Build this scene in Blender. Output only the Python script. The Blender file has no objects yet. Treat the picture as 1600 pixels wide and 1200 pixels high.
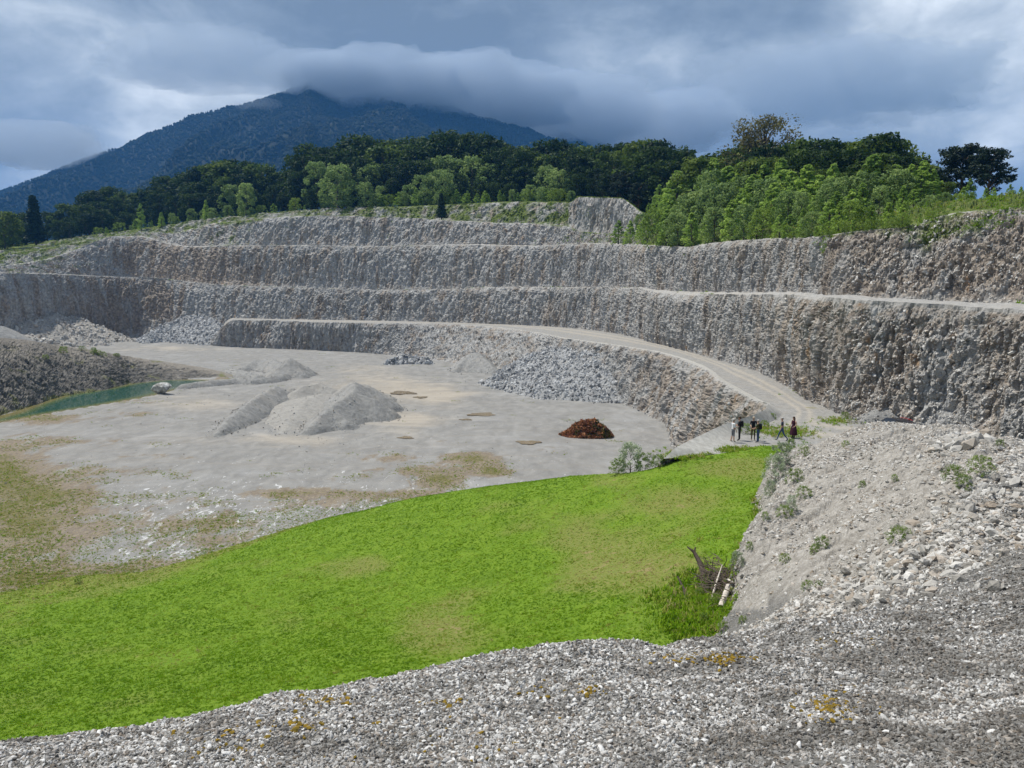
import bpy, math, random
import numpy as np
from mathutils import Vector, Matrix, Euler

random.seed(7)
RNG = np.random.default_rng(11)
R = math.radians
scene = bpy.context.scene
COL = scene.collection

# ------------------------------------------------------------------ camera
FPX, CX, CY, HOR = 1250.0, 800.0, 600.0, 447.0      # focal length in photo pixels, centre, horizon row
PITCH = math.atan((CY - HOR) / FPX)
cam_data = bpy.data.cameras.new('camera')
cam_data.sensor_width = 36.0
cam_data.lens = 36.0 * FPX / 1600.0
cam_data.clip_start = 0.05
cam_data.clip_end = 40000.0
cam = bpy.data.objects.new('camera', cam_data)
COL.objects.link(cam)
cam.location = (0, 0, 0)
cam.rotation_euler = (math.pi / 2 - PITCH, 0, 0)
scene.camera = cam

# ------------------------------------------------------------------ sky, sun, exposure
SUN_DIR = Vector((-0.40, 0.20, 0.89)).normalized()    # towards the sun: fairly high, from the left
world = bpy.data.worlds.new('World')
scene.world = world
world.use_nodes = True
wn, wl = world.node_tree.nodes, world.node_tree.links
wn.clear()
def W(t, **kw):
    n = wn.new(t)
    for k, v in kw.items(): setattr(n, k, v)
    return n
wout = W('ShaderNodeOutputWorld'); wbg = W('ShaderNodeBackground')
wl.new(wbg.outputs[0], wout.inputs[0])
sky = W('ShaderNodeTexSky', sky_type='NISHITA', sun_disc=False)
sky.sun_elevation = math.asin(SUN_DIR.z)
sky.sun_rotation = math.atan2(SUN_DIR.x, SUN_DIR.y)
sky.air_density = 1.0; sky.dust_density = 2.0
tc = W('ShaderNodeTexCoord')
def wmath(op, a, b=None, clamp=False):
    n = W('ShaderNodeMath', operation=op); n.use_clamp = clamp
    for i, v in enumerate((a, b)):
        if v is None: continue
        if isinstance(v, (int, float)): n.inputs[i].default_value = v
        else: wl.new(v, n.inputs[i])
    return n.outputs[0]
def wmap(v, a, b, c, d):
    n = W('ShaderNodeMapRange'); n.interpolation_type = 'SMOOTHSTEP'
    wl.new(v, n.inputs[0])
    for i, x in enumerate((a, b, c, d)): n.inputs[i + 1].default_value = x
    return n.outputs[0]
def wnoise(scale, sc=(1, 1, 1), loc=(0, 0, 0), detail=8, rough=.55, dist=0.0):
    m = W('ShaderNodeMapping'); m.inputs['Scale'].default_value = sc; m.inputs['Location'].default_value = loc
    wl.new(tc.outputs['Generated'], m.inputs[0])
    n = W('ShaderNodeTexNoise'); wl.new(m.outputs[0], n.inputs['Vector'])
    n.inputs['Scale'].default_value = scale; n.inputs['Detail'].default_value = detail
    n.inputs['Roughness'].default_value = rough; n.inputs['Distortion'].default_value = dist
    return n.outputs[0]
def wdir(px, py):
    u, v = (px - CX) / FPX, (CY - py) / FPX
    d = Vector((u, math.cos(PITCH) + v * math.sin(PITCH), v * math.cos(PITCH) - math.sin(PITCH)))
    return d.normalized()
big = wnoise(3.1, (1, 1, 2.6), (3.4, 1.2, .7), 7, .52, .35)
mid = wnoise(7.0, (1, 1, 2.2), (1.1, 7.7, 2.0), 9, .58, .6)
fin = wnoise(20., (1, 1, 1.5), (5.1, .7, 4.0), 8, .62, .3)
val = wmath('ADD', wmath('MULTIPLY', big, .52), wmath('ADD', wmath('MULTIPLY', mid, .40), wmath('MULTIPLY', fin, .22)))
# thinner cloud (brighter) and thicker cloud (darker) where the photograph shows them
def wblob(px, py, rad, amt):
    d = wdir(px, py)
    n = W('ShaderNodeVectorMath', operation='DOT_PRODUCT'); wl.new(tc.outputs['Generated'], n.inputs[0]); n.inputs[1].default_value = d
    return wmap(n.outputs['Value'], math.cos(rad), 1.0, 0.0, amt)
for b in ((20, 170, .20, .04), (330, 205, .13, .16), (1570, 0, .20, .17), (1330, 5, .18, .07), (980, 120, .12, .05), (560, 60, .17, -.04),
          (1330, 230, .24, -.06), (720, 110, .15, -.10), (1590, 215, .06, .10), (140, 240, .1, .05)):
    val = wmath('ADD', val, wblob(*b))
ramp = W('ShaderNodeValToRGB'); wl.new(val, ramp.inputs[0])
e = ramp.color_ramp.elements
e[0].position = .42; e[0].color = (.128, .170, .225, 1)
e[1].position = .55; e[1].color = (.190, .238, .298, 1)
for p, c in ((.66, (.285, .338, .398, 1)), (.76, (.45, .50, .545, 1)), (.90, (.74, .78, .81, 1))):
    x = e.new(p); x.color = c
skys = W('ShaderNodeMixRGB', blend_type='MULTIPLY'); skys.inputs[0].default_value = 1
wl.new(sky.outputs[0], skys.inputs[1]); skys.inputs[2].default_value = (.10, .10, .10, 1)
wmix = W('ShaderNodeMixRGB'); wmix.inputs[0].default_value = .93
wl.new(skys.outputs[0], wmix.inputs[1]); wl.new(ramp.outputs[0], wmix.inputs[2])
wl.new(wmix.outputs[0], wbg.inputs[0]); wbg.inputs[1].default_value = 1.30

sun_data = bpy.data.lights.new('sun', 'SUN')
sun_data.energy = 4.7; sun_data.angle = R(2.5); sun_data.color = (1.0, .955, .87)
sun = bpy.data.objects.new('sun', sun_data); COL.objects.link(sun)
sun.rotation_euler = (-SUN_DIR).to_track_quat('-Z', 'Y').to_euler()
sun.location = SUN_DIR * 500

vs = scene.view_settings
vs.view_transform = 'Standard'; vs.look = 'None'; vs.exposure = 0.22; vs.gamma = 1.0; vs.use_curve_mapping = False
cy = scene.cycles
cy.use_denoising = True
cy.max_bounces = 6; cy.diffuse_bounces = 3; cy.glossy_bounces = 2; cy.transmission_bounces = 4
cy.volume_bounces = 4; cy.transparent_max_bounces = 6
cy.use_adaptive_sampling = True; cy.adaptive_threshold = .02
cy.caustics_reflective = False; cy.caustics_refractive = False

# ------------------------------------------------------------------ helpers: photo ray -> place
def P(px, py, Y):
    u = (px - CX) / FPX; v = (CY - py) / FPX
    c, s = math.cos(PITCH), math.sin(PITCH)
    k = Y / (c + v * s)
    return (u * k, Y, (v * c - s) * k)
def Pz(px, py, z):
    u = (px - CX) / FPX; v = (CY - py) / FPX
    c, s = math.cos(PITCH), math.sin(PITCH)
    k = z / (v * c - s)
    return (u * k, (c + v * s) * k, z)
def Zof(py, Y):
    return P(CX, py, Y)[2]
def Xof(px, py, Y):
    return P(px, py, Y)[0]
FLOOR, LOW = -20.5, -11.5

# ------------------------------------------------------------------ helpers: noise on arrays
def _h(ix, iy, iz, seed):
    with np.errstate(over='ignore'):
        h = (ix.astype(np.uint32) * np.uint32(374761393) + iy.astype(np.uint32) * np.uint32(668265263)
             + iz.astype(np.uint32) * np.uint32(2147483647) + np.uint32((seed * 974711 + 1013904223) & 0xffffffff))
        h = (h ^ (h >> np.uint32(13))) * np.uint32(1274126177)
        h = (h ^ (h >> np.uint32(16))) * np.uint32(2246822519)
        h = h ^ (h >> np.uint32(15))
    return h.astype(np.float64) / 4294967296.0
def vnoise(Q, seed=0):
    F = np.floor(Q); f = Q - F; I = F.astype(np.int64)
    w = f * f * f * (f * (f * 6 - 15) + 10)
    out = 0
    for dx in (0, 1):
        wx = w[:, 0] if dx else 1 - w[:, 0]
        for dy in (0, 1):
            wy = w[:, 1] if dy else 1 - w[:, 1]
            for dz in (0, 1):
                wz = w[:, 2] if dz else 1 - w[:, 2]
                out = out + wx * wy * wz * _h(I[:, 0] + dx, I[:, 1] + dy, I[:, 2] + dz, seed)
    return out * 2 - 1
def fbm(Q, oct=4, seed=0, gain=.5, lac=2.03):
    a, s, t = 1.0, 0, 0
    for o in range(oct):
        s = s + a * vnoise(Q, seed + o * 17); t += a
        a *= gain; Q = Q * lac + 3.7
    return s / t
def facets(Q, seed=0, tilt=.6):
    """blocky rock: every cell is a tilted plane of its own; also returns the crack distance"""
    F = np.floor(Q).astype(np.int64)
    n = len(Q)
    f1 = np.full(n, 9.0); f2 = np.full(n, 9.0); val = np.zeros(n)
    for dx in (-1, 0, 1):
        for dy in (-1, 0, 1):
            for dz in (-1, 0, 1):
                i, j, k = F[:, 0] + dx, F[:, 1] + dy, F[:, 2] + dz
                cx = i + _h(i, j, k, seed); cy_ = j + _h(i, j, k, seed + 1); cz = k + _h(i, j, k, seed + 2)
                d0, d1, d2 = Q[:, 0] - cx, Q[:, 1] - cy_, Q[:, 2] - cz
                d = d0 * d0 + d1 * d1 + d2 * d2
                hh = _h(i, j, k, seed + 3)
                v = hh - .5 + tilt * (d0 * (_h(i, j, k, seed + 4) - .5) + d1 * (_h(i, j, k, seed + 5) - .5) + d2 * (_h(i, j, k, seed + 6) - .5)) * 2
                m = d < f1
                f2 = np.where(m, f1, np.minimum(f2, d))
                val = np.where(m, v, val)
                f1 = np.where(m, d, f1)
    return val, np.sqrt(f2) - np.sqrt(f1)
def smooth(a, b, x):
    t = np.clip((x - a) / (b - a), 0, 1)
    return t * t * (3 - 2 * t)
def tps(pts, vals):
    pts = np.asarray(pts, float); vals = np.asarray(vals, float); n = len(pts)
    def U(r2): return np.where(r2 > 1e-12, r2 * np.log(r2 + 1e-12), 0)
    d2 = ((pts[:, None] - pts[None]) ** 2).sum(-1)
    A = np.zeros((n + 3, n + 3)); A[:n, :n] = U(d2) + np.eye(n) * 1e-4
    A[:n, n] = 1; A[:n, n + 1:] = pts; A[n, :n] = 1; A[n + 1:, :n] = pts.T
    w = np.linalg.solve(A, np.concatenate([vals, np.zeros(3)]))
    def f(q):
        q = np.asarray(q, float); out = np.empty(len(q))
        for s in range(0, len(q), 20000):
            c = q[s:s + 20000]
            d2 = ((c[:, None] - pts[None]) ** 2).sum(-1)
            out[s:s + 20000] = U(d2) @ w[:n] + w[n] + c @ w[n + 1:]
        return out
    return f
def crom(xs, ys, q):
    """smooth interpolation of a table without overshoot (monotone cubic)"""
    xs = np.asarray(xs, float); ys = np.asarray(ys, float); q = np.clip(np.asarray(q, float), xs[0], xs[-1])
    h = np.diff(xs); d = np.diff(ys) / h
    m = np.zeros(len(xs)); m[0], m[-1] = d[0], d[-1]
    for i in range(1, len(xs) - 1):
        m[i] = 0 if d[i - 1] * d[i] <= 0 else 2 * d[i - 1] * d[i] / (d[i - 1] + d[i])
    i = np.clip(np.searchsorted(xs, q, side='right') - 1, 0, len(h) - 1)
    t = (q - xs[i]) / h[i]
    return ((2 * t**3 - 3 * t**2 + 1) * ys[i] + (t**3 - 2 * t**2 + t) * h[i] * m[i] + (-2 * t**3 + 3 * t**2) * ys[i + 1] + (t**3 - t**2) * h[i] * m[i + 1])

# ------------------------------------------------------------------ helpers: meshes and objects
def mesh_np(name, V, F, mats=(), smooth_shade=False, attrs=None, mat_idx=None):
    V = np.asarray(V, np.float32); F = np.asarray(F, np.int32)
    me = bpy.data.meshes.new(name)
    me.vertices.add(len(V)); me.vertices.foreach_set('co', V.ravel())
    k = F.shape[1]
    me.loops.add(F.size); me.loops.foreach_set('vertex_index', F.ravel())
    me.polygons.add(len(F)); me.polygons.foreach_set('loop_start', np.arange(0, F.size, k, dtype=np.int32))
    me.polygons.foreach_set('loop_total', np.full(len(F), k, np.int32))
    if mat_idx is not None: me.polygons.foreach_set('material_index', np.asarray(mat_idx, np.int32))
    me.update(calc_edges=True)
    me.polygons.foreach_set('use_smooth', np.full(len(F), smooth_shade, bool))
    for m in mats: me.materials.append(m)
    for an, (dom, arr) in (attrs or {}).items():
        arr = np.asarray(arr, np.float32)
        if arr.ndim == 1:
            a = me.attributes.new(an, 'FLOAT', dom); a.data.foreach_set('value', arr)
        else:
            a = me.attributes.new(an, 'FLOAT_COLOR', dom); a.data.foreach_set('color', arr.ravel())
    me.validate()
    return me
def grid_faces(nr, nc):
    i = np.arange(nr - 1)[:, None] * nc + np.arange(nc - 1)[None]
    i = i.ravel()
    return np.stack([i, i + 1, i + nc + 1, i + nc], 1)
def link(name, data, parent=None, label=None, category=None, group=None, kind=None, loc=None):
    o = bpy.data.objects.new(name, data); COL.objects.link(o)
    if parent is not None: o.parent = parent
    if loc is not None: o.location = loc
    if label: o['label'] = label
    if category: o['category'] = category
    if group: o['group'] = group
    if kind: o['kind'] = kind
    return o
def tri_grow(me_list):
    """join (V, F) lists of equal face size"""
    Vs, Fs, n = [], [], 0
    for V, F in me_list:
        Vs.append(V); Fs.append(np.asarray(F) + n); n += len(V)
    return np.concatenate(Vs), np.concatenate(Fs)
def tube(pts, rads, sides=6, cap=True):
    """tapered tube along a polyline as quads"""
    pts = [Vector(p) for p in pts]
    V, F = [], []
    up = Vector((.13, .27, .95)).normalized()
    for i, p in enumerate(pts):
        t = (pts[min(i + 1, len(pts) - 1)] - pts[max(i - 1, 0)]).normalized()
        a = t.cross(up)
        if a.length < .05: a = t.cross(Vector((1, 0, 0)))
        a.normalize(); b = t.cross(a)
        for k in range(sides):
            an = 2 * math.pi * k / sides
            V.append(p + (a * math.cos(an) + b * math.sin(an)) * rads[i])
    for i in range(len(pts) - 1):
        for k in range(sides):
            F.append((i * sides + k, i * sides + (k + 1) % sides, (i + 1) * sides + (k + 1) % sides, (i + 1) * sides + k))
    if cap:
        for base in (0, (len(pts) - 1) * sides):
            n = len(V); V.append(sum((V[base + k] for k in range(sides)), Vector()) / sides)
            for k in range(0, sides, 2):
                F.append((base + k, base + (k + 1) % sides, base + (k + 2) % sides, n))
    return np.array([tuple(v) for v in V]), np.array(F)

# ------------------------------------------------------------------ helpers: materials
class Mat:
    def __init__(s, name):
        s.m = bpy.data.materials.new(name); s.m.use_nodes = True
        s.n, s.l = s.m.node_tree.nodes, s.m.node_tree.links
        s.n.clear()
        s.out = s.n.new('ShaderNodeOutputMaterial'); s.b = s.n.new('ShaderNodeBsdfPrincipled')
        s.l.new(s.b.outputs[0], s.out.inputs[0])
        s.b.inputs['Roughness'].default_value = .9
        s.b.inputs['Specular IOR Level'].default_value = .2
        s.geo = s.n.new('ShaderNodeNewGeometry')
        s.pos = s.geo.outputs['Position']
    def put(s, sock, v):
        if isinstance(v, bpy.types.NodeSocket): s.l.new(v, sock)
        elif v is not None: sock.default_value = v if not (isinstance(v, tuple) and len(v) == 3 and sock.type == 'RGBA') else (*v, 1)
    def noise(s, scale, sc=(1, 1, 1), detail=6, rough=.55, dist=0., vec=None, loc=(0, 0, 0)):
        m = s.n.new('ShaderNodeMapping'); m.inputs['Scale'].default_value = sc; m.inputs['Location'].default_value = loc
        s.l.new(vec or s.pos, m.inputs[0])
        n = s.n.new('ShaderNodeTexNoise'); s.l.new(m.outputs[0], n.inputs['Vector'])
        n.inputs['Scale'].default_value = scale; n.inputs['Detail'].default_value = detail
        n.inputs['Roughness'].default_value = rough; n.inputs['Distortion'].default_value = dist
        return n.outputs[0]
    def voro(s, scale, sc=(1, 1, 1), feature='F1', out='Color', vec=None):
        m = s.n.new('ShaderNodeMapping'); m.inputs['Scale'].default_value = sc
        s.l.new(vec or s.pos, m.inputs[0])
        n = s.n.new('ShaderNodeTexVoronoi'); n.feature = feature
        s.l.new(m.outputs[0], n.inputs['Vector']); n.inputs['Scale'].default_value = scale
        return n.outputs[out]
    def map(s, v, a, b, c=0., d=1.):
        n = s.n.new('ShaderNodeMapRange'); n.interpolation_type = 'SMOOTHSTEP'
        s.put(n.inputs[0], v)
        for i, x in enumerate((a, b, c, d)): n.inputs[i + 1].default_value = x
        return n.outputs[0]
    def math(s, op, a, b=None, clamp=False):
        n = s.n.new('ShaderNodeMath'); n.operation = op; n.use_clamp = clamp
        s.put(n.inputs[0], a)
        if b is not None: s.put(n.inputs[1], b)
        return n.outputs[0]
    def mix(s, f, a, b, blend='MIX'):
        n = s.n.new('ShaderNodeMixRGB'); n.blend_type = blend
        s.put(n.inputs[0], f); s.put(n.inputs[1], a); s.put(n.inputs[2], b)
        return n.outputs[0]
    def attr(s, name, typ='GEOMETRY', out='Fac'):
        n = s.n.new('ShaderNodeAttribute'); n.attribute_name = name; n.attribute_type = typ
        return n.outputs[out]
    def rnd(s):
        return s.n.new('ShaderNodeObjectInfo').outputs['Random']
    def ramp(s, v, stops):
        n = s.n.new('ShaderNodeValToRGB'); s.put(n.inputs[0], v)
        e = n.color_ramp.elements
        while len(e) < len(stops): e.new(.5)
        for x, (p, c) in zip(e, stops): x.position = p; x.color = (*c, 1)
        return n.outputs[0]
    def color(s, v): s.put(s.b.inputs['Base Color'], v); return s
    def bump(s, h, strength=.5, dist=.1):
        n = s.n.new('ShaderNodeBump'); n.inputs['Strength'].default_value = strength; n.inputs['Distance'].default_value = dist
        s.l.new(h, n.inputs['Height']); s.l.new(n.outputs[0], s.b.inputs['Normal']); return s
    def rough(s, v): s.put(s.b.inputs['Roughness'], v); return s
def plain(name, col, rough=.8, var=.15, scale=6.):
    M = Mat(name)
    n = M.noise(scale, detail=4)
    M.color(M.mix(1, tuple(col), M.ramp(n, ((.3, (1 - var,) * 3), (.7, (1 + var,) * 3))), 'MULTIPLY')).rough(rough)
    return M.m

def leaf_mat(name, dark, mid, light, trans=.35):
    M = Mat(name)
    sh = M.attr('shade'); rd = M.rnd()
    v = M.math('ADD', M.math('MULTIPLY', sh, .65), M.math('MULTIPLY', rd, .35))
    c = M.ramp(v, ((.12, dark), (.5, mid), (.92, light)))
    M.color(c).rough(.65); M.b.inputs['Specular IOR Level'].default_value = .15
    t = M.n.new('ShaderNodeBsdfTranslucent'); M.l.new(c, t.inputs[0])
    mx = M.n.new('ShaderNodeMixShader'); mx.inputs[0].default_value = trans
    M.l.new(M.b.outputs[0], mx.inputs[1]); M.l.new(t.outputs[0], mx.inputs[2]); M.l.new(mx.outputs[0], M.out.inputs[0])
    return M.m

# rock of the quarry: grey limestone, brown weathering streaks, white fresh breaks; benches of pale gravel; some grass
def quarry_mat():
    M = Mat('quarry_rock')
    bench = M.attr('bench'); veg = M.attr('veg'); warm = M.attr('warm')
    n1 = M.noise(.22, detail=7, rough=.62); n2 = M.noise(1.1, detail=8, rough=.68); n3 = M.noise(5.0, detail=5, rough=.7)
    stk = M.noise(.32, (1, 1, .16), 6, .6, .4)
    base = M.ramp(n2, ((.28, (.18, .178, .173)), (.46, (.30, .297, .289)), (.60, (.41, .406, .396)), (.76, (.56, .556, .545))))
    base = M.mix(M.map(n3, .55, .70, 0, .65), base, (.60, .59, .57))
    base = M.mix(M.map(n3, .45, .30, 0, .75), base, (.085, .082, .078))
    br = M.math('MULTIPLY', M.map(M.math('ADD', stk, M.math('MULTIPLY', warm, .16)), .45, .67), .72)
    base = M.mix(br, base, M.mix(M.map(n2, .4, .65), (.16, .12, .088), (.35, .28, .21)))
    och = M.math('MULTIPLY', M.map(M.noise(.5, (1, 1, .4), 5, .6, loc=(9, 3, 1)), .63, .72), .62)
    base = M.mix(och, base, (.36, .215, .10))
    base = M.mix(M.map(n1, .58, .72, 0, .45), base, (.26, .265, .275))
    grav = M.ramp(M.noise(2.2, detail=8, rough=.7), ((.32, (.25, .245, .235)), (.5, (.345, .335, .32)), (.7, (.44, .43, .41))))
    grav = M.mix(M.map(n1, .45, .7, 0, .5), grav, (.40, .355, .30))
    f = M.map(M.math('ADD', bench, M.math('MULTIPLY', M.math('SUBTRACT', n2, .5), .8)), .35, .75)
    c = M.mix(f, base, grav)
    vg = M.ramp(M.noise(1.7, detail=5), ((.3, (.06, .085, .02)), (.55, (.11, .15, .035)), (.75, (.22, .20, .08))))
    vf = M.map(M.math('ADD', veg, M.math('MULTIPLY', M.math('SUBTRACT', n1, .5), .9)), .42, .62)
    c = M.mix(vf, c, vg)
    M.color(c).rough(.95)
    M.bump(M.math('ADD', M.math('MULTIPLY', n3, .6), n2), .7, .35)
    return M.m
M_ROCK = quarry_mat()

def chunk_mat(name, lo, mid, hi, warm=.3):
    M = Mat(name)
    t = M.attr('tint', 'INSTANCER'); rd = M.rnd()
    tc_ = M.n.new('ShaderNodeTexCoord').outputs['Object']
    n = M.noise(3.0, detail=5, rough=.65, vec=tc_)
    v = M.math('ADD', M.math('MULTIPLY', M.math('ADD', t, rd), .62), M.math('MULTIPLY', n, .38))
    v = M.math('FRACT', v)
    c = M.ramp(v, ((.08, lo), (.5, mid), (.93, hi)))
    w = M.math('FRACT', M.math('MULTIPLY', M.math('ADD', rd, t), 7.31))
    c = M.mix(M.map(w, .70, .78, 0, warm), c, (.33, .25, .175))
    M.color(c).rough(.9).bump(n, .4, .1)
    return M.m
M_CHUNK = chunk_mat('broken_limestone', (.18, .176, .168), (.32, .313, .30), (.52, .512, .495), .4)
M_BLUE = chunk_mat('blue_grey_limestone', (.15, .155, .163), (.285, .293, .302), (.50, .508, .515), .12)
M_TANR = chunk_mat('tan_white_limestone', (.20, .187, .168), (.36, .345, .32), (.58, .565, .54), .45)
def pebble_mat():
    M = Mat('grey_gravel_stone')
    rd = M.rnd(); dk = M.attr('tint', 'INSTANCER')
    n = M.noise(3.0, detail=4, rough=.65, vec=M.n.new('ShaderNodeTexCoord').outputs['Object'])
    v = M.math('ADD', M.math('MULTIPLY', rd, .78), M.math('MULTIPLY', n, .25))
    c = M.ramp(v, ((.08, (.065, .061, .056)), (.28, (.19, .183, .174)), (.52, (.43, .422, .41)), (.80, (.66, .653, .64)), (1., (.84, .835, .82))))
    w = M.math('FRACT', M.math('MULTIPLY', rd, 17.3))
    c = M.mix(M.map(w, .66, .80, 0, .55), c, (.24, .185, .135))
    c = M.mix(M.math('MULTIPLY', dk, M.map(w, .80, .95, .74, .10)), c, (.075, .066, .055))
    M.color(c).rough(.85).bump(n, .35, .1)
    return M.m
M_PEB = pebble_mat()

# ------------------------------------------------------------------ helpers: stone shapes and scatter
def ico(sub):
    import bmesh
    bm = bmesh.new(); bmesh.ops.create_icosphere(bm, subdivisions=sub, radius=1)
    V = np.array([v.co[:] for v in bm.verts]); F = np.array([[v.index for v in f.verts] for f in bm.faces]); bm.free()
    return V, F
ICO1, ICO2 = ico(1), ico(2)
def stone_mesh(name, seed, mat, flat=.7, blocky=1.0, sub=1, smooth_shade=False):
    r = np.random.default_rng(seed)
    V, F = (ICO1 if sub == 1 else ICO2)
    V = V.copy()
    for _ in range(int(7 * blocky) + 3):                      # cut flat breaks into the ball
        n = r.normal(size=3); n /= np.linalg.norm(n)
        c = r.uniform(.45, .85)
        d = V @ n - c
        V -= np.clip(d, 0, None)[:, None] * n * .95
    V *= 1 + r.normal(size=(len(V), 1)) * .05
    V *= np.array([1.0, r.uniform(.6, .95), r.uniform(flat * .75, flat * 1.15)])
    return mesh_np(name, V, F, (mat,), smooth_shade)
_inst_cols = {}
def proto_collection(key, meshes):
    c = bpy.data.collections.new(key)
    for i, me in enumerate(meshes):
        o = bpy.data.objects.new('%s_%02d' % (key, i), me); c.objects.link(o)
    _inst_cols[key] = c
    return c
_gn = {}
def scatter_group(col):
    if col.name in _gn: return _gn[col.name]
    g = bpy.data.node_groups.new('scatter_' + col.name, 'GeometryNodeTree')
    g.interface.new_socket('Geometry', in_out='INPUT', socket_type='NodeSocketGeometry')
    g.interface.new_socket('Geometry', in_out='OUTPUT', socket_type='NodeSocketGeometry')
    N, L = g.nodes, g.links
    gi, go = N.new('NodeGroupInput'), N.new('NodeGroupOutput')
    ci = N.new('GeometryNodeCollectionInfo'); ci.inputs['Collection'].default_value = col
    ci.inputs['Separate Children'].default_value = True; ci.inputs['Reset Children'].default_value = True
    iop = N.new('GeometryNodeInstanceOnPoints'); iop.inputs['Pick Instance'].default_value = True
    def na(nm, t):
        a = N.new('GeometryNodeInputNamedAttribute'); a.data_type = t; a.inputs['Name'].default_value = nm
        return a.outputs['Attribute']
    L.new(gi.outputs[0], iop.inputs['Points']); L.new(ci.outputs[0], iop.inputs['Instance'])
    L.new(na('idx', 'INT'), iop.inputs['Instance Index'])
    e2r = N.new('FunctionNodeEulerToRotation'); L.new(na('rot', 'FLOAT_VECTOR'), e2r.inputs[0])
    L.new(e2r.outputs[0], iop.inputs['Rotation'])
    L.new(na('scl', 'FLOAT_VECTOR'), iop.inputs['Scale'])
    L.new(iop.outputs[0], go.inputs[0])
    _gn[col.name] = g
    return g
def scatter(name, pts, rot, scl, col, parent=None, label=None, category=None, tint=None, nvar=None, group=None):
    n = len(pts)
    me = bpy.data.meshes.new(name)
    me.vertices.add(n); me.vertices.foreach_set('co', np.asarray(pts, np.float32).ravel())
    nv = nvar or len(col.objects)
    a = me.attributes.new('idx', 'INT', 'POINT'); a.data.foreach_set('value', RNG.integers(0, nv, n).astype(np.int32))
    a = me.attributes.new('rot', 'FLOAT_VECTOR', 'POINT'); a.data.foreach_set('vector', np.asarray(rot, np.float32).ravel())
    scl = np.asarray(scl, np.float32)
    if scl.ndim == 1: scl = np.repeat(scl[:, None], 3, 1)
    a = me.attributes.new('scl', 'FLOAT_VECTOR', 'POINT'); a.data.foreach_set('vector', np.ascontiguousarray(scl).ravel())
    a = me.attributes.new('tint', 'FLOAT', 'POINT'); a.data.foreach_set('value', np.asarray(RNG.random(n) if tint is None else tint, np.float32))
    o = link(name, me, parent, label, category, group, 'stuff')
    md = o.modifiers.new('scatter', 'NODES'); md.node_group = scatter_group(col)
    return o
STONES = [stone_mesh('stone_shape', 100 + i, M_CHUNK, .62) for i in range(10)]
STONES_B = [stone_mesh('stone_shape', 200 + i, M_BLUE, .72) for i in range(8)]
STONES_T = [stone_mesh('stone_shape', 300 + i, M_TANR, .72) for i in range(8)]
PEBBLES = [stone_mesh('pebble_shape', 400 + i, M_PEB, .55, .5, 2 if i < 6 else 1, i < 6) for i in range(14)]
C_STONE = proto_collection('stone_variants', STONES)
C_BLUE = proto_collection('blue_stone_variants', STONES_B)
C_TAN = proto_collection('tan_stone_variants', STONES_T)
C_PEB = proto_collection('pebble_variants', PEBBLES)
def rrot(n, tilt=math.pi):
    return np.stack([RNG.uniform(-tilt, tilt, n), RNG.uniform(-tilt, tilt, n), RNG.uniform(-math.pi, math.pi, n)], 1)
# ================================================================== the quarry terrain
def Yz(py, z): return Pz(CX, py, z)[1]
def table(rows, px, col):
    r = np.array(rows, float); return crom(r[:, 0], r[:, col], px)
PX = np.concatenate([np.arange(-250, 860, 1.7), np.arange(860, 1330, .75), np.arange(1330, 1900, 1.5)])
NC = len(PX)
t2toe = [(-250, 552, FLOOR), (0, 541, FLOOR), (100, 533, FLOOR), (210, 527, FLOOR), (300, 531, FLOOR), (336, 533.5, FLOOR), (372, 497, LOW),
         (500, 499.5, LOW), (600, 501, LOW), (684, 503, LOW), (770, 506, LOW), (875, 511, LOW), (965, 521, LOW), (1025, 536, LOW), (1056, 543, LOW),
         (1112, 559, LOW), (1169, 576, LOW), (1225, 600, LOW), (1262, 622, LOW), (1292, 637, LOW), (1330, 652, LOW), (1400, 663, LOW),
         (1476, 672, LOW), (1540, 684, LOW), (1600, 697, LOW), (1750, 722, LOW), (1900, 745, LOW)]
y2t = table([(a, Yz(b, c)) for a, b, c in t2toe], PX, 1)
z2t = table([(a, c) for a, b, c in t2toe], PX, 1) - .4
y2c = y2t + crom([-250, 210, 340, 420, 1900], [8, 8, 6, 4.5, 4.5], PX)
z2c = np.array([Zof(p, y) for p, y in zip(table([(-250, 415), (0, 426), (60, 427), (150, 431), (244, 435), (300, 441), (337, 445), (375, 447), (450, 448.5),
      (600, 453), (687, 452), (777, 448.5), (875, 449), (1000, 450.5), (1025, 456), (1100, 461), (1225, 463), (1300, 469), (1375, 474), (1450, 478),
      (1525, 484), (1600, 488), (1750, 500), (1900, 512)], PX, 1), y2c)])
y3t = y2c + crom([-250, 340, 800, 1000, 1200, 1600, 1900], [16, 15, 12, 18, 24, 22, 22], PX)
z3t = z2c - .2
y3c = y3t + crom([-250, 0, 180, 340, 1250, 1500, 1900], [14, 14, 8, 5, 5, 8, 9], PX)
z3c = np.array([Zof(p, y) for p, y in zip(table([(-250, 424), (0, 417), (60, 408), (110, 393), (150, 377), (180, 369), (215, 369), (262, 380), (292, 385),
      (375, 384), (450, 383), (600, 385), (725, 382), (837, 384), (912, 380), (987, 382), (1075, 386), (1112, 380), (1169, 375), (1232, 372), (1262, 371),
      (1337, 362), (1412, 354), (1480, 336), (1544, 328), (1600, 325), (1750, 318), (1900, 312)], PX, 1), y3c)])
y4t = y3c + crom([-250, 900, 1050, 1900], [10, 10, 6, 6], PX); z4t = z3c + .35
y4c = y4t + crom([-250, 300, 420, 900, 1050, 1900], [12, 9, 5, 5, 12, 12], PX)
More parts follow.
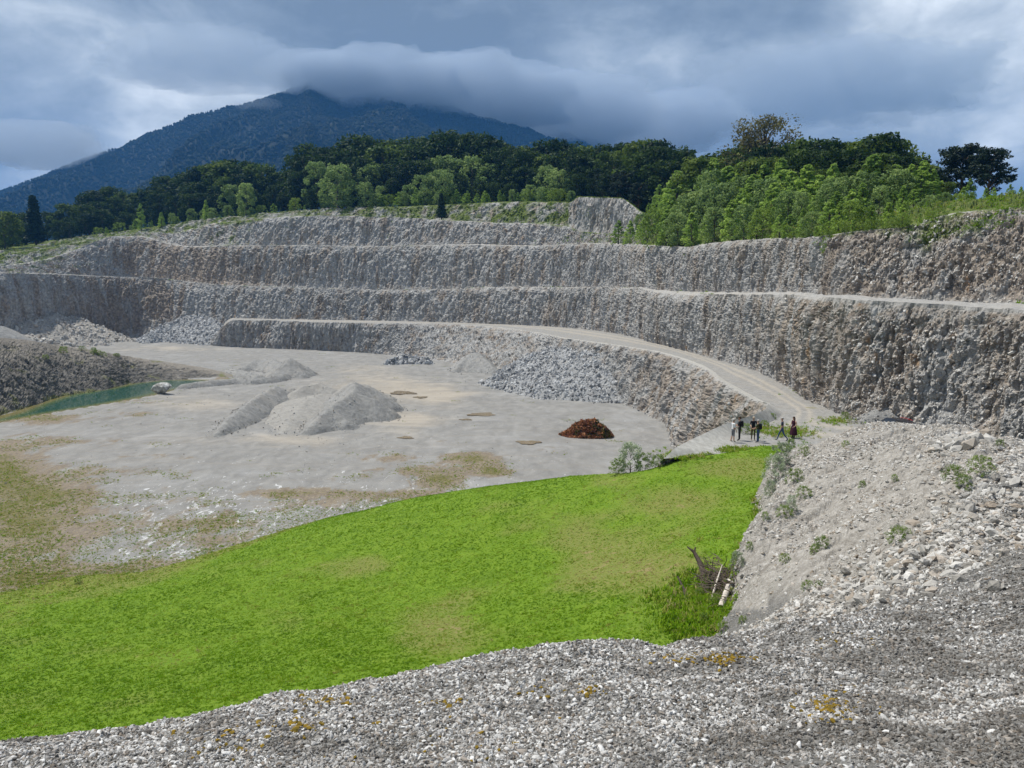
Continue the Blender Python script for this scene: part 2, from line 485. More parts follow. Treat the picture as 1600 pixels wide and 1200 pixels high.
z4c = np.array([Zof(p, y) for p, y in zip(table([(-250, 408), (0, 397), (112, 381), (161, 371), (220, 363), (262, 366), (300, 357), (334, 349), (394, 343),
      (450, 338), (500, 336.5), (612, 339), (687, 343), (762, 347), (837, 350), (885, 353), (908, 362), (960, 366), (1000, 368), (1075, 371), (1112, 366),
      (1169, 360), (1232, 356), (1337, 347), (1412, 340), (1480, 325), (1600, 314), (1900, 300)], PX, 1), y4c)])
y5t = y4c + 9; z5t = z4c + .4
y5c = y5t + crom([-250, 880, 905, 985, 1050, 1900], [9, 8, 3.5, 3.5, 10, 10], PX)
z5c = np.array([Zof(p, y) for p, y in zip(table([(-250, 400), (0, 391), (112, 375), (220, 358), (334, 343), (450, 330), (575, 325), (706, 319), (800, 315),
      (890, 315), (905, 307), (969, 309), (1006, 332), (1075, 352), (1112, 352), (1232, 345), (1337, 338), (1412, 331), (1480, 318), (1600, 307), (1900, 292)], PX, 1), y5c)])
lines = [(y2t, z2t), (y2c, z2c), (y3t, z3t), (y3c, z3c), (y4t, z4t), (y4c, z4c), (y5t, z5t), (y5c, z5c),
         (y5c + 60, z5c + 5), (y5c + 260, z5c + 10), (y5c * 0 + 2600, z5c * 0 + 30)]
segrows = [92, 7, 62, 5, 26, 4, 20, 9, 7, 6]                # rows per strip
segface = [1, 0, 1, 0, 1, 0, 1, 0, 0, 0]
names = ['rock_face', 'bench', 'rock_face', 'bench', 'rock_face', 'bench', 'rock_face', 'forest_ground', 'forest_ground', 'forest_ground']
rows_y, rows_z, rows_w, rows_b, seg_start = [], [], [], [], []
for s, n in enumerate(segrows):
    seg_start.append(len(rows_y))
    for i in range(n):
        t = i / n
        y = lines[s][0] * (1 - t) + lines[s + 1][0] * t; z = lines[s][1] * (1 - t) + lines[s + 1][1] * t
        if segface[s]:
            bow = math.sin(math.pi * t)
            y = y - .12 * bow * (lines[s + 1][1] - lines[s][1]) * (t - .35)      # steeper above, scree foot below
            w = min(1, .35 + 3.2 * t, .30 + 4.5 * (1 - t)); b = max(0, 1 - t * 9) * .8 + max(0, (t - .93) / .07) * .7
        else:
            w = .10; b = 1.0
            if s == 1: z = z + .55 * np.exp(-((t - .12) / .12) ** 2) * smooth(950, 1050, PX)    # loose lip along the edge
        rows_y.append(y); rows_z.append(z); rows_w.append(np.full(NC, w)); rows_b.append(np.full(NC, b))
seg_start.append(len(rows_y))
rows_y.append(lines[-1][0]); rows_z.append(lines[-1][1]); rows_w.append(np.zeros(NC)); rows_b.append(np.ones(NC))
GY = np.array(rows_y); GZ = np.array(rows_z); GW = np.array(rows_w); GB = np.array(rows_b)
GX = (PX - CX)[None] / FPX * (GY * math.cos(PITCH) - GZ * math.sin(PITCH))
NR = len(GY)
def normals(X, Y, Z):
    A = np.stack([X, Y, Z], -1)
    du = np.gradient(A, axis=1); dv = np.gradient(A, axis=0)
    n = np.cross(du, dv); n /= np.linalg.norm(n, axis=-1, keepdims=True) + 1e-9
    return n
NA = normals(GX, GY, GZ)
def rock_disp(Q, seed, big=1.0, med=1.0, fine=1.0):
    d = fbm(Q * np.array([.055, .055, .03]), 4, seed) * 1.5 * big
    d += (1 - np.abs(fbm(Q * np.array([.22, .22, .05]), 3, seed + 5)) * 2.6) * .42 * big
    Q = Q * np.array([1.2, 1.2, .72])
    d += fbm(Q * .5, 4, seed + 9, .6) * .45 * med
    d += (1 - np.abs(fbm(Q * np.array([.95, .95, .13]), 4, seed + 13, .6)) * 2.4) * .46 * med
    v, c = facets(Q * np.array([.42, .42, .20]) + fbm(Q * .4, 2, seed + 3)[:, None] * .4, seed + 20, .8)
    d += v * .42 * med - .14 * np.exp(-c * 9) * med
    v, c = facets(Q * np.array([1.15, 1.15, .62]), seed + 40, 1.0)
    d += v * .25 * fine - .06 * np.exp(-c * 9) * fine
    return d
Q = np.stack([GX, GY, GZ], -1)[:seg_start[8]].reshape(-1, 3)
w = GW[:seg_start[8]].reshape(-1)
facemask = w > .16
D = np.zeros(len(Q))
D[facemask] = rock_disp(Q[facemask], 3)
v, c = facets(Q[facemask] * np.array([2.3, 2.3, 2.0]), 77, 1.2)
D[facemask] += v * .13 * np.clip(1.3 - Q[facemask][:, 1] / 260, 0, 1)
D[~facemask] = fbm(Q[~facemask] * .35, 4, 5) * 2.0
Q = Q + NA[:seg_start[8]].reshape(-1, 3) * (D * w)[:, None]
AV = np.stack([GX, GY, GZ], -1)
AV[:seg_start[8]] = Q.reshape(seg_start[8], NC, 3)
NAr = NA
# vegetation and warm weathering, metres and benches decide
PXG = np.repeat(PX[None], NR, 0)
tt = np.zeros((NR, NC))
vegA = np.zeros((NR, NC)); warmA = np.zeros((NR, NC))
def seg_t(s):
    n = segrows[s]; return (np.arange(n) / n)[:, None]
s0 = seg_start
warmA[s0[0]:s0[1]] = np.clip(smooth(40, 200, PX) * smooth(330, 240, PX) * .8 + smooth(1000, 1250, PX) * .45, 0, 1)
warmA[s0[2]:s0[3]] = smooth(150, 260, PX) * smooth(520, 330, PX) * .8 + smooth(1150, 1420, PX) * .85
t = seg_t(2)
vegA[s0[2]:s0[3]] = smooth(1220, 1300, PX) * smooth(.35, .98, t + .35 * smooth(1300, 1480, PX) * smooth(1600, 1500, PX) - .15) * .56 + smooth(260, 60, PX) * .42
vegA[s0[1]:s0[2]] = .10 + .2 * smooth(200, 0, PX)
vegA[s0[3]:s0[4]] = .30
t = seg_t(4)
vegA[s0[4]:s0[5]] = .20 + .32 * smooth(340, 180, PX) + .25 * smooth(800, 960, PX) + .25 * np.exp(-((PX - 360) / 60) ** 2) + .18 * smooth(.75, 1, t) + .4 * smooth(990, 1060, PX)
vegA[s0[5]:s0[6]] = .55
t = seg_t(6)
vegA[s0[6]:s0[7]] = .54 - .42 * smooth(885, 900, PX) * smooth(1000, 985, PX)
vegA[s0[7]:] = .85
for s in range(10):
    a, b = seg_start[s], seg_start[s + 1] + 1
    V = AV[a:b].reshape(-1, 3)
    me = mesh_np(names[s], V, grid_faces(b - a, NC), (M_ROCK,), not segface[s],
                 {'bench': ('POINT', GB[a:b].ravel()), 'veg': ('POINT', vegA[a:b].ravel()), 'warm': ('POINT', warmA[a:b].ravel())})
    o = link(names[s], me, kind='structure')
    if s == 0: FACE2 = o
    if s == 2: FACE3 = o
    if s == 4: FACE4 = o
def ground_A(px, Y):
    """height of the terrain above the quarry at a bearing (photo column) and distance"""
    c = col_A(px)
    return float(np.interp(Y, AV[:, c, 1], AV[:, c, 2]))
def col_A(px): return int(np.clip(np.searchsorted(PX, px), 0, NC - 1))
def at_row(px, Y):
    z = ground_A(px, Y)
    return ((px - CX) / FPX * (Y * math.cos(PITCH) - z * math.sin(PITCH)), Y, z)

# loose and jutting blocks on the faces
def face_blocks(s, count, smin, smax, seed, parent, pxr=(-250, 1900), colx=None, power=2.6, name='broken_rock', sink=.5):
    r = np.random.default_rng(seed)
    a, b = seg_start[s], seg_start[s + 1]
    i = r.integers(a + 1, b - 1, count * 2); px = r.uniform(*pxr, count * 2)
    j = np.clip(np.searchsorted(PX, px), 0, NC - 1)
    keep = fbm(AV[i, j] * .15, 3, seed) > -.25 + r.normal(size=count * 2) * .25
    i, j = i[keep][:count], j[keep][:count]
    n = len(i)
    sz = smin + (smax - smin) * r.random(n) ** power
    p = AV[i, j] - NAr[i, j] * (sz * sink)[:, None]
    rt = np.stack([r.normal(size=n) * .35 + .45, r.normal(size=n) * .35 + .55, r.normal(size=n) * .7 + np.arctan2(NAr[i, j, 1], NAr[i, j, 0])], 1)   # beds dip the same way
    scatter(name, p, rt, np.stack([sz * 1.15, sz * r.uniform(.7, 1.1, n), sz * r.uniform(.35, .8, n)], 1), colx or C_STONE, parent)
face_blocks(0, 14000, .08, .40, 1, FACE2)
face_blocks(0, 16000, .07, .34, 6, FACE2, (1000, 1700), C_TAN)
face_blocks(2, 7000, .08, .40, 7, FACE3, (1100, 1700), C_TAN)
face_blocks(0, 6000, .15, .75, 5, FACE2, (350, 1150))
face_blocks(2, 10000, .10, .5, 2, FACE3)
face_blocks(4, 6000, .15, .7, 3, FACE4, (150, 1010))

# -------------------------------------------------- lower face, haul road and the platform the people stand on
stB = [((326, 541), (330, 537), (332, 527)), ((352, 543), (366, 500), (366, 492)), ((420, 546), (420, 500.5), (420, 496.5)), ((500, 549), (500, 503), (500, 498.6)), ((594, 555), (600, 505), (600, 500.6)),
       ((690, 567), (690, 506), (690, 502.4)), ((770, 583), (762, 510), (770, 504.6)), ((850, 601), (837, 519), (860, 507)), ((910, 614), (880, 528), (930, 513)),
       ((969, 632), (980, 542), (1000, 526)), ((1006, 650), (1052, 556), (1070, 543)), ((1044, 669), (1094, 572), (1122, 559)),
       ('w', 20.5, 100, (1131, 597), (1178, 575)), ('w', 19.5, 86, (1169, 620), (1232, 600)), ('w', 18, 75.5, (1199, 630), (1270, 625)),
       ('w', 11, 68, (1130, 664), (1330, 650)), ('w', 6, 60, (1060, 697), (1720, 680)), ('w', 5, 57, (1037, 717), (1222, 699))]
toe, crest, back, bermh = [], [], [], []
for k, s in enumerate(stB):
    h = LOW + (.15 if k < 12 else .35 if k < 14 else {14: .9, 15: .9, 16: .6}.get(k, .02))
    if k == 0: h = FLOOR + .1
    if s[0] == 'w': toe.append((s[1], s[2], FLOOR - .4)); c, b = s[3], s[4]
    else: toe.append(Pz(*s[0], FLOOR - .3)); c, b = s[1], s[2]
    crest.append(Pz(*c, h)); back.append(Pz(*b, LOW - .05 if k else FLOOR)); bermh.append(h)
toe, crest, back = map(np.array, (toe, crest, back))
toe[:, 2] = np.minimum(toe[:, 2], FLOOR - .3)
dirn = back - crest; dirn[:, 2] = 0; ln = np.linalg.norm(dirn, axis=1, keepdims=True)
inner = crest + dirn / ln * np.minimum(2.8, ln * .3); inner[:, 2] = LOW; inner[0, 2] = FLOOR
ts = np.arange(len(stB)); scr = np.array([0] + list(np.cumsum([max(abs((c2[0] / c2[1] - c1[0] / c1[1]) * FPX), abs((c2[2] / c2[1] - c1[2] / c1[1]) * FPX), 12) for c1, c2 in zip(crest[:-1], crest[1:])])))
NB = int(scr[-1] / 1.0)
sq = np.linspace(0, scr[-1], NB)
def rs(A): return np.stack([crom(scr, A[:, k], sq) for k in range(3)], 1)
T_, C_, I_, B_ = rs(toe), rs(crest), rs(inner), rs(back)
segB = [(T_, C_, 64, 1), (C_, I_, 5, 0), (I_, B_, 44, 0)]
rowsB, wB, bB = [], [], []
startB = []
for (a, b, n, f) in segB:
    startB.append(len(rowsB))
    for i in range(n):
        t = i / n
        rowsB.append(a * (1 - t) + b * t)
        if f: wB.append(min(1, .4 + 3 * t, .25 + 4.5 * (1 - t))); bB.append(max(0, 1 - t * 8) * .8 + max(0, (t - .92) / .08) * .8)
        else: wB.append(.07); bB.append(1.)
startB.append(len(rowsB)); rowsB.append(B_); wB.append(.02); bB.append(1.)
BV = np.array(rowsB); nB = normals(BV[..., 0], BV[..., 1], BV[..., 2])
fl = BV.reshape(-1, 3); wf = np.repeat(np.array(wB)[:, None], NB, 1).ravel()
d = np.where(wf > .15, rock_disp(fl, 55, .8), fbm(fl * .4, 4, 8) * 1.6)
stn = np.interp(sq, scr, ts)
damp = np.where(stn > 14.3, .35, 1.)[None].repeat(len(BV), 0).ravel()
BV = (fl + nB.reshape(-1, 3) * (d * wf * damp)[:, None]).reshape(BV.shape)
warmB = np.repeat((smooth(8, 11, stn) * .55)[None], len(BV), 0)
vegB = np.zeros(BV.shape[:2])
vegB[startB[2]:] = np.where((stn > 14.2), .25, .06)[None]
roadB = np.zeros(BV.shape[:2])
for i in range(startB[2], len(BV)):
    t = (i - startB[2]) / 44
    for c0, wd in ((.40, .055), (.60, .055)):
        roadB[i] = np.maximum(roadB[i], np.exp(-((t - c0) / wd) ** 2) * (stn < 16))
def road_mat():
    M = Mat('bench_gravel')
    n1 = M.noise(.35, detail=7, rough=.62); n2 = M.noise(2.4, detail=8, rough=.7); n3 = M.noise(9., detail=4, rough=.7)
    c = M.ramp(n2, ((.3, (.19, .186, .178)), (.5, (.255, .25, .24)), (.72, (.35, .343, .33))))
    c = M.mix(M.map(n1, .46, .70, 0, .4), c, (.30, .27, .23))
    c = M.mix(M.math('MULTIPLY', M.attr('road'), M.map(n2, .3, .6, .35, .8)), c, (.38, .345, .295))
    c = M.mix(M.map(n3, .62, .74, 0, .5), c, (.58, .57, .55))
    vf = M.map(M.math('ADD', M.attr('veg'), M.math('MULTIPLY', M.math('SUBTRACT', n1, .5), 1.1)), .30, .52)
    c = M.mix(vf, c, M.ramp(n2, ((.35, (.10, .125, .03)), (.6, (.20, .19, .07)))))
    M.color(c).rough(.95).bump(M.math('ADD', n2, n3), .5, .12)
    return M.m
M_ROAD = road_mat()
MBm = Mat('pale_berm_gravel'); _bn = MBm.noise(2.5, detail=8, rough=.72)
MBm.color(MBm.ramp(_bn, ((.3, (.28, .27, .25)), (.5, (.38, .37, .345)), (.72, (.50, .49, .465))))).rough(.95).bump(_bn, .5, .1)
M_BERM = MBm.m
for s, nm in enumerate(('rock_face', 'berm', 'haul_road')):
    a, b = startB[s], startB[s + 1] + 1
    me = mesh_np(nm, BV[a:b].reshape(-1, 3), grid_faces(b - a, NB), (M_ROCK if s == 0 else M_BERM if s == 1 else M_ROAD,), s > 0,
                 {'bench': ('POINT', np.repeat(np.array(bB[a:b])[:, None], NB, 1).ravel()), 'veg': ('POINT', vegB[a:b].ravel()),
                  'warm': ('POINT', warmB[a:b].ravel()), 'road': ('POINT', roadB[a:b].ravel())})
    o = link(nm, me, kind='structure')
    if s == 0: FACE1 = o
r = np.random.default_rng(4)
i = r.integers(2, 62, 9000); j = r.integers(0, NB, 9000)
sz = .09 + .30 * r.random(9000) ** 2.6
scatter('broken_rock', BV[i, j] - nB[i, j] * (sz * .5)[:, None], rrot(9000), sz, C_STONE, FACE1)

# -------------------------------------------------- quarry floor with the pond hollow
pond_px = [(-60, 662), (20, 641), (50, 629), (100, 613), (162, 604), (207, 595), (262, 590), (325, 590), (347, 594), (325, 599), (272, 607), (237, 616),
           (153, 631), (66, 645), (0, 657), (-60, 672)]
pond = np.array([Pz(x, y, FLOOR)[:2] for x, y in pond_px])
def poly_sd(q, poly):
    """signed distance, negative inside"""
    d = np.full(len(q), 1e9); ins = np.zeros(len(q), bool)
    for a, b in zip(poly, np.roll(poly, -1, 0)):
        e = b - a; wv = q - a
        t = np.clip((wv @ e) / (e @ e), 0, 1)
        d = np.minimum(d, np.linalg.norm(wv - t[:, None] * e, axis=1))
        c = ((a[1] > q[:, 1]) != (b[1] > q[:, 1])) & (q[:, 0] < (b[0] - a[0]) * (q[:, 1] - a[1]) / (b[1] - a[1] + 1e-12) + a[0])
        ins ^= c
    return np.where(ins, -d, d)
fpx = np.arange(-420, 1330, 3.0); fpy = np.concatenate([np.arange(519, 620, 1.6), np.arange(620, 1010, 3.)])
KX, KY = np.meshgrid(fpx, fpy)
v = (CY - KY) / FPX; k = FLOOR / (v * math.cos(PITCH) - math.sin(PITCH))
FXw = (KX - CX) / FPX * k; FYw = (math.cos(PITCH) + v * math.sin(PITCH)) * k
q = np.stack([FXw.ravel(), FYw.ravel()], 1)
q3 = np.concatenate([q, np.zeros((len(q), 1))], 1)
sd = poly_sd(q, pond)
fz = FLOOR + fbm(q3 * .06, 4, 31) * .35 + fbm(q3 * .5, 3, 33) * .06
fz = np.where(sd < 3, FLOOR - .55 - np.clip(-sd, -1.6, 4) * .45, fz) * smooth(3, 0, sd) + fz * (1 - smooth(3, 0, sd))
vegF = np.zeros(len(q)); sandF = np.zeros(len(q))
KXf, KYf = KX.ravel(), KY.ravel()
for x, y, rx, ry, a in ((20, 800, 100, 75, .8), (0, 730, 60, 40, .6), (110, 770, 60, 18, .4), (40, 905, 140, 22, .8), (230, 885, 130, 14, .5), (330, 850, 120, 18, .4),
                        (200, 735, 120, 12, .35), (450, 770, 60, 8, .55), (610, 715, 45, 8, .6), (685, 750, 40, 15, .85), (640, 775, 90, 10, .5), (735, 716, 40, 9, .7),
                        (210, 647, 60, 6, .4), (80, 690, 60, 10, .35), (90, 655, 60, 8, .6), (330, 820, 80, 10, .4), (772, 737, 30, 9, .8), (200, 690, 80, 7, .25),
                        (345, 592, 25, 6, .5), (30, 650, 50, 8, .6), (200, 628, 70, 5, .35), (540, 770, 70, 9, .3), (300, 790, 170, 40, .22), (520, 790, 120, 16, .3), (160, 830, 160, 40, .25), (740, 725, 60, 16, .4), (860, 700, 40, 8, .35), (640, 735, 60, 8, .45), (560, 745, 50, 7, .4), (480, 735, 60, 6, .3), (250, 715, 60, 7, .35), (700, 690, 50, 5, .25)):
    vegF += a * np.exp(-((KXf - x) / rx) ** 2 - ((KYf - y) / ry) ** 2)
for x, y, rx, ry, a in ((600, 605, 120, 22, .7), (640, 655, 80, 22, .6), (300, 630, 120, 20, .5), (440, 690, 220, 16, .5), (700, 620, 60, 14, .5), (260, 545, 120, 6, .5), (480, 640, 60, 30, .35), (560, 575, 60, 12, .4)):
    sandF += a * np.exp(-((KXf - x) / rx) ** 2 - ((KYf - y) / ry) ** 2)
def floor_mat():
    M = Mat('quarry_floor_gravel')
    def scuff(rot, sc, loc):
        mp0 = M.n.new('ShaderNodeMapping'); mp0.inputs['Rotation'].default_value = (0, 0, rot); mp0.inputs['Scale'].default_value = sc; mp0.inputs['Location'].default_value = loc
        M.l.new(M.pos, mp0.inputs[0]); nn = M.n.new('ShaderNodeTexNoise'); nn.inputs['Scale'].default_value = 1.; nn.inputs['Detail'].default_value = 5; nn.inputs['Roughness'].default_value = .6; nn.inputs['Distortion'].default_value = .25
        M.l.new(mp0.outputs[0], nn.inputs['Vector']); return nn.outputs[0]
    tk = [M.map(scuff(.5, (.05, .9, 1), (1, 2, 0)), .56, .66), M.map(scuff(-.35, (.05, 1.1, 1), (7, 4, 0)), .57, .68), M.map(scuff(.05, (.03, .7, 1), (3, 9, 0)), .56, .68)]
    n1 = M.noise(.11, detail=7, rough=.6, dist=.6); n2 = M.noise(.55, (1, .55, 1), 8, .68, .5); n3 = M.noise(3.2, (1, .6, 1), 7, .7)
    n4 = M.noise(.05, detail=4, loc=(5, 9, 0))
    c = M.ramp(n2, ((.28, (.165, .162, .155)), (.48, (.215, .211, .203)), (.64, (.26, .255, .244)), (.80, (.33, .324, .312))))
    c = M.mix(M.map(n1, .50, .70, 0, .55), c, (.30, .30, .30))
    sf = M.math('ADD', M.attr('sand'), M.math('MULTIPLY', M.math('SUBTRACT', n1, .5), 1.3))
    c = M.mix(M.map(sf, .2, .85, 0, .55), c, (.42, .36, .28))
    trk = M.math('MAXIMUM', M.math('MAXIMUM', tk[0], tk[1]), tk[2])
    c = M.mix(M.math('MULTIPLY', trk, .42), c, (.235, .215, .19))
    # bare white limestone showing through near the meadow
    wh = M.attr('white')
    wn_ = M.noise(1.4, (1, .40, 1), 6, .72, 1.2)
    c = M.mix(M.map(M.math('ADD', wn_, M.math('MULTIPLY', wh, .10)), .66, .71, 0, .75), c, (.62, .63, .64))
    vf = M.math('ADD', M.attr('veg'), M.math('MULTIPLY', M.math('SUBTRACT', M.noise(.35, (1, .55, 1), 8, .72, .5), .5), 1.7))
    brn = M.mix(M.map(n3, .4, .62), (.145, .112, .082), (.23, .185, .12))
    c = M.mix(M.map(vf, .25, .50, 0, .82), c, brn)
    grn = M.ramp(n3, ((.32, (.075, .078, .024)), (.55, (.13, .12, .042)), (.75, (.22, .175, .085))))
    c = M.mix(M.map(vf, .62, .95, 0, .85), c, grn)
    c = M.mix(M.map(M.attr('wet'), .3, .9, 0, .85), c, (.19, .165, .085))
    M.color(c).rough(.93).bump(M.math('ADD', n3, M.math('MULTIPLY', n2, 2.)), .45, .12)
    return M.m
M_FLOOR = floor_mat()
white = smooth(700, 800, KYf) * smooth(60, 250, KXf)
me = mesh_np('quarry_floor', np.stack([q[:, 0], q[:, 1], fz], 1), grid_faces(*KX.shape)[:, ::-1], (M_FLOOR,), True,
             {'veg': ('POINT', vegF), 'sand': ('POINT', sandF), 'white': ('POINT', white), 'wet': ('POINT', smooth(1.2, -.8, sd))})
QFLOOR = link('quarry_floor', me, kind='structure')
r = np.random.default_rng(61)
kk = r.choice(len(q), 14000, p=(lambda w: w / w.sum())(np.linalg.norm(q, axis=1) ** 1.5 * (.15 + smooth(.05, .35, fbm(np.concatenate([q, np.zeros((len(q), 1))], 1) * .09, 3, 63))) * (sd > .5)))
_sp = np.concatenate([q[kk] + r.normal(size=(len(kk), 2)) * .6, fz[kk][:, None]], 1); _ss = .035 + .16 * r.random(len(kk)) ** 5
scatter('loose_stones', _sp, rrot(len(kk)), _ss, C_STONE, QFLOOR)
def floor_z(x, y):
    """height of the quarry floor outside the pond"""
    p = np.array([[x, y, 0.]])
    return float(FLOOR + fbm(p * .06, 4, 31)[0] * .35 + fbm(p * .5, 3, 33)[0] * .06)
# base land under and around everything, out to the horizon
xs = np.concatenate([[-16000, -6000, -2500, -900], np.linspace(-400, 400, 9), [900, 2500, 6000, 16000]])
ys = np.concatenate([[-9000, -3000, -900], np.linspace(-300, 600, 10), [1500, 4000, 9000, 16000]])
bx, by = np.meshgrid(xs, ys)
bz = -27 + fbm(np.stack([bx.ravel(), by.ravel(), bx.ravel() * 0], 1) * .0007, 3, 3) * 2
M_LAND = Mat('far_land'); M_LAND.color(M_LAND.ramp(M_LAND.noise(.01, detail=6), ((.3, (.04, .06, .02)), (.7, (.09, .12, .04)))))
link('ground', mesh_np('ground', np.stack([bx.ravel(), by.ravel(), bz], 1), grid_faces(len(ys), len(xs)), (M_LAND.m,), True), kind='structure')

# pond water
MW = Mat('pond_water'); MW.b.inputs['Roughness'].default_value = .06; MW.b.inputs['Specular IOR Level'].default_value = .5; MW.b.inputs['IOR'].default_value = 1.33
wz = MW.map(MW.attr('depth'), .0, 1., 0, 1)
MW.color(MW.ramp(wz, ((.05, (.19, .165, .07)), (.35, (.085, .125, .05)), (.75, (.024, .078, .055)))))
MW.bump(MW.noise(1.6, (1, 1, 1), 3, .5), .06, .05)
ctr = pond.mean(0)
rings = []
pl = []
N = len(pond)
for k in range(N):
    a, b = pond[k], pond[(k + 1) % N]
    for t in np.linspace(0, 1, 8, endpoint=False): pl.append(a * (1 - t) + b * t)
pl = np.array(pl)
gx = np.arange(pl[:, 0].min() - 3, pl[:, 0].max() + 3, .8); gy = np.arange(pl[:, 1].min() - 3, pl[:, 1].max() + 3, .8)
wx, wy = np.meshgrid(gx, gy); wq = np.stack([wx.ravel(), wy.ravel()], 1); wsd = poly_sd(wq, pond)
wf_ = grid_faces(*wx.shape); wf_ = wf_[(wsd[wf_] < 1.6).all(1)]
used, inv = np.unique(wf_, return_inverse=True)
link('pond_water', mesh_np('pond_water', np.concatenate([wq[used], np.full((len(used), 1), FLOOR - .42)], 1), inv.reshape(-1, 4), (MW.m,), True,
     {'depth': ('POINT', np.clip(-wsd[used] / 5.5, 0, 1))}), label='still green pond water under the dark rock bank', kind='structure')

# -------------------------------------------------- dark rock bank behind the pond
bpx = np.arange(-330, 372, 1.6)
foot = crom([-330, -60, 0, 50, 100, 162, 207, 262, 325, 372], [715, 663, 646, 631, 616, 607, 597, 592, 590, 591], bpx)
top = crom([-330, -60, 0, 50, 100, 150, 200, 260, 320, 345, 372], [495, 520, 527, 533, 541, 548, 557, 566, 575, 582, 591], bpx)
yf = np.array([Yz(p, FLOOR) for p in foot]); yt = yf + crom([-330, 0, 100, 200, 320, 372], [22, 24, 19, 14, 6, 2], bpx)
ztop = np.array([Zof(p, y) for p, y in zip(top, yt)])
rows, wr = [], []
for i in range(64):
    t = i / 63.; rows.append((yf * (1 - t) + yt * t, (FLOOR - .9) * (1 - t) + ztop * t + np.sin(math.pi * t) * .10 * (ztop - FLOOR))); wr.append(.55 * min(1, .5 + t * 3, .25 + 3 * (1 - t)))
for i in range(1, 9):
    t = i / 8.; rows.append((yt + t * (5 + (ztop - FLOOR) * 1.5), ztop * (1 - t) + (FLOOR - .8) * t + .6 * math.sin(math.pi * t))); wr.append(.1)
KYb = np.array([a for a, b in rows]); KZb = np.array([b for a, b in rows])
KXb = (bpx - CX)[None] / FPX * (KYb * math.cos(PITCH) - KZb * math.sin(PITCH))
nb = normals(KXb, KYb, KZb); fl = np.stack([KXb, KYb, KZb], -1).reshape(-1, 3)
fl_s = fl @ np.array([[.8, .0, .6], [0, 1, 0], [-.6, 0, .8]])                    # tilted beds
d = rock_disp(fl_s * np.array([.7, 1.2, 1.3]), 91, .7)
bank = fl + nb.reshape(-1, 3) * (d * np.repeat(np.array(wr)[:, None], len(bpx), 1).ravel() * np.tile(np.clip((ztop - FLOOR) / 5, .15, 1), len(rows)))[:, None]
def bank_mat():
    M = Mat('dark_bank_rock')
    n2 = M.noise(.9, (1, 1, 1), 8, .68, .4); n3 = M.noise(4.5, detail=6, rough=.7); n1 = M.noise(.25, detail=5)
    c = M.ramp(n2, ((.32, (.06, .058, .055)), (.48, (.125, .118, .108)), (.62, (.20, .185, .165)), (.76, (.34, .33, .31))))
    up = M.attr('topf')
    c = M.mix(M.map(M.math('ADD', up, M.math('MULTIPLY', M.math('SUBTRACT', n2, .5), .9)), .45, .75, 0, .8), c, M.mix(M.map(n3, .35, .65), (.20, .18, .155), (.29, .265, .23)))
    c = M.mix(M.map(n3, .62, .75, 0, .5), c, (.45, .44, .42))
    c = M.mix(M.map(M.math('ADD', n1, M.attr('veg')), .68, .8, 0, .7), c, (.13, .14, .035))
    M.color(c).rough(.95).bump(M.math('ADD', n2, M.math('MULTIPLY', n3, .5)), .7, .35)
    return M.m
nrow = len(rows)
topf = np.repeat(np.concatenate([np.linspace(0, 1, 64), np.ones(8)])[:, None], len(bpx), 1).ravel()
vg = np.repeat(np.concatenate([.35 * np.exp(-np.linspace(0, 1, 64) / .06) + .08, np.full(8, .12)])[:, None], len(bpx), 1).ravel()
M_BANK = bank_mat()
link('rock_bank', mesh_np('rock_bank', bank, grid_faces(nrow, len(bpx)), (M_BANK,), False, {'topf': ('POINT', topf), 'veg': ('POINT', vg)}), kind='structure')
BANK = bank.reshape(nrow, len(bpx), 3)

# -------------------------------------------------- meadow
mc = [ (960, 738, 56), (800, 757, 61), (650, 777, 65), (880, 747, 58.5), (720, 766, 63), (500, 815, 65.3), (400, 842, 63.6), (250, 880, 58), (130, 905, 54.2), (0, 930, 51.0), (-200, 965, 47.2),
      (600, 900, 46), (300, 1000, 39), (0, 1100, 32), (600, 1030, 30.5), (900, 950, 33.5), (1000, 850, 42), (1130, 960, 28.3), (800, 1010, 31), (1100, 800, 44), (1190, 790, 41), (1155, 850, 35), (800, 850, 47), (400, 930, 46)]
mp_ = [P(*m) for m in mc]
mp_ += [Pz(1040, 722, LOW - .35), Pz(1080, 714, LOW - .05), Pz(1130, 707, LOW + .05), Pz(1200, 698, LOW + .05), Pz(1240, 694, LOW + .0), (-6, 71, -19.5), (9, 66, -16.5), (-18, 73, -21.5), (2, 16, -12.6), (-14, 18, -14.5), (10, 18, -11.8), (20, 30, -11.2), (24, 45, -11.4), (22, 64, -11.9), (-40, 40, -20.2), (-60, 48, -22), (-42, 62, -22.), (-28, 72, -22.3), (2, 80, -22), (-26, 24, -17.2), (-45, 25, -19.6)]
mp_ = np.array(mp_)
meadow_f = tps(mp_[:, :2] / 10., mp_[:, 2])
def meadow_z(xy):
    xy = np.atleast_2d(np.asarray(xy, float))
    q3 = np.concatenate([xy, np.zeros((len(xy), 1))], 1)
    return meadow_f(xy / 10.) + fbm(q3 * .12, 3, 61) * .22 + fbm(q3 * .7, 2, 62) * .05
gx = np.arange(-70, 26, .45); gy = np.arange(12, 84, .45)
mx, my = np.meshgrid(gx, gy); mq = np.stack([mx.ravel(), my.ravel()], 1)
mz = meadow_z(mq)
def platform_side(xy):
    """positive on the gravel platform beyond the meadow's upper edge"""
    a = np.array(Pz(1030, 722, LOW)[:2]); b = np.array(Pz(1205, 699, LOW)[:2])
    e = (b - a) / np.linalg.norm(b - a); n = np.array([-e[1], e[0]])
    return (xy - a) @ n, (xy - a) @ e
ps, pe = platform_side(mq)
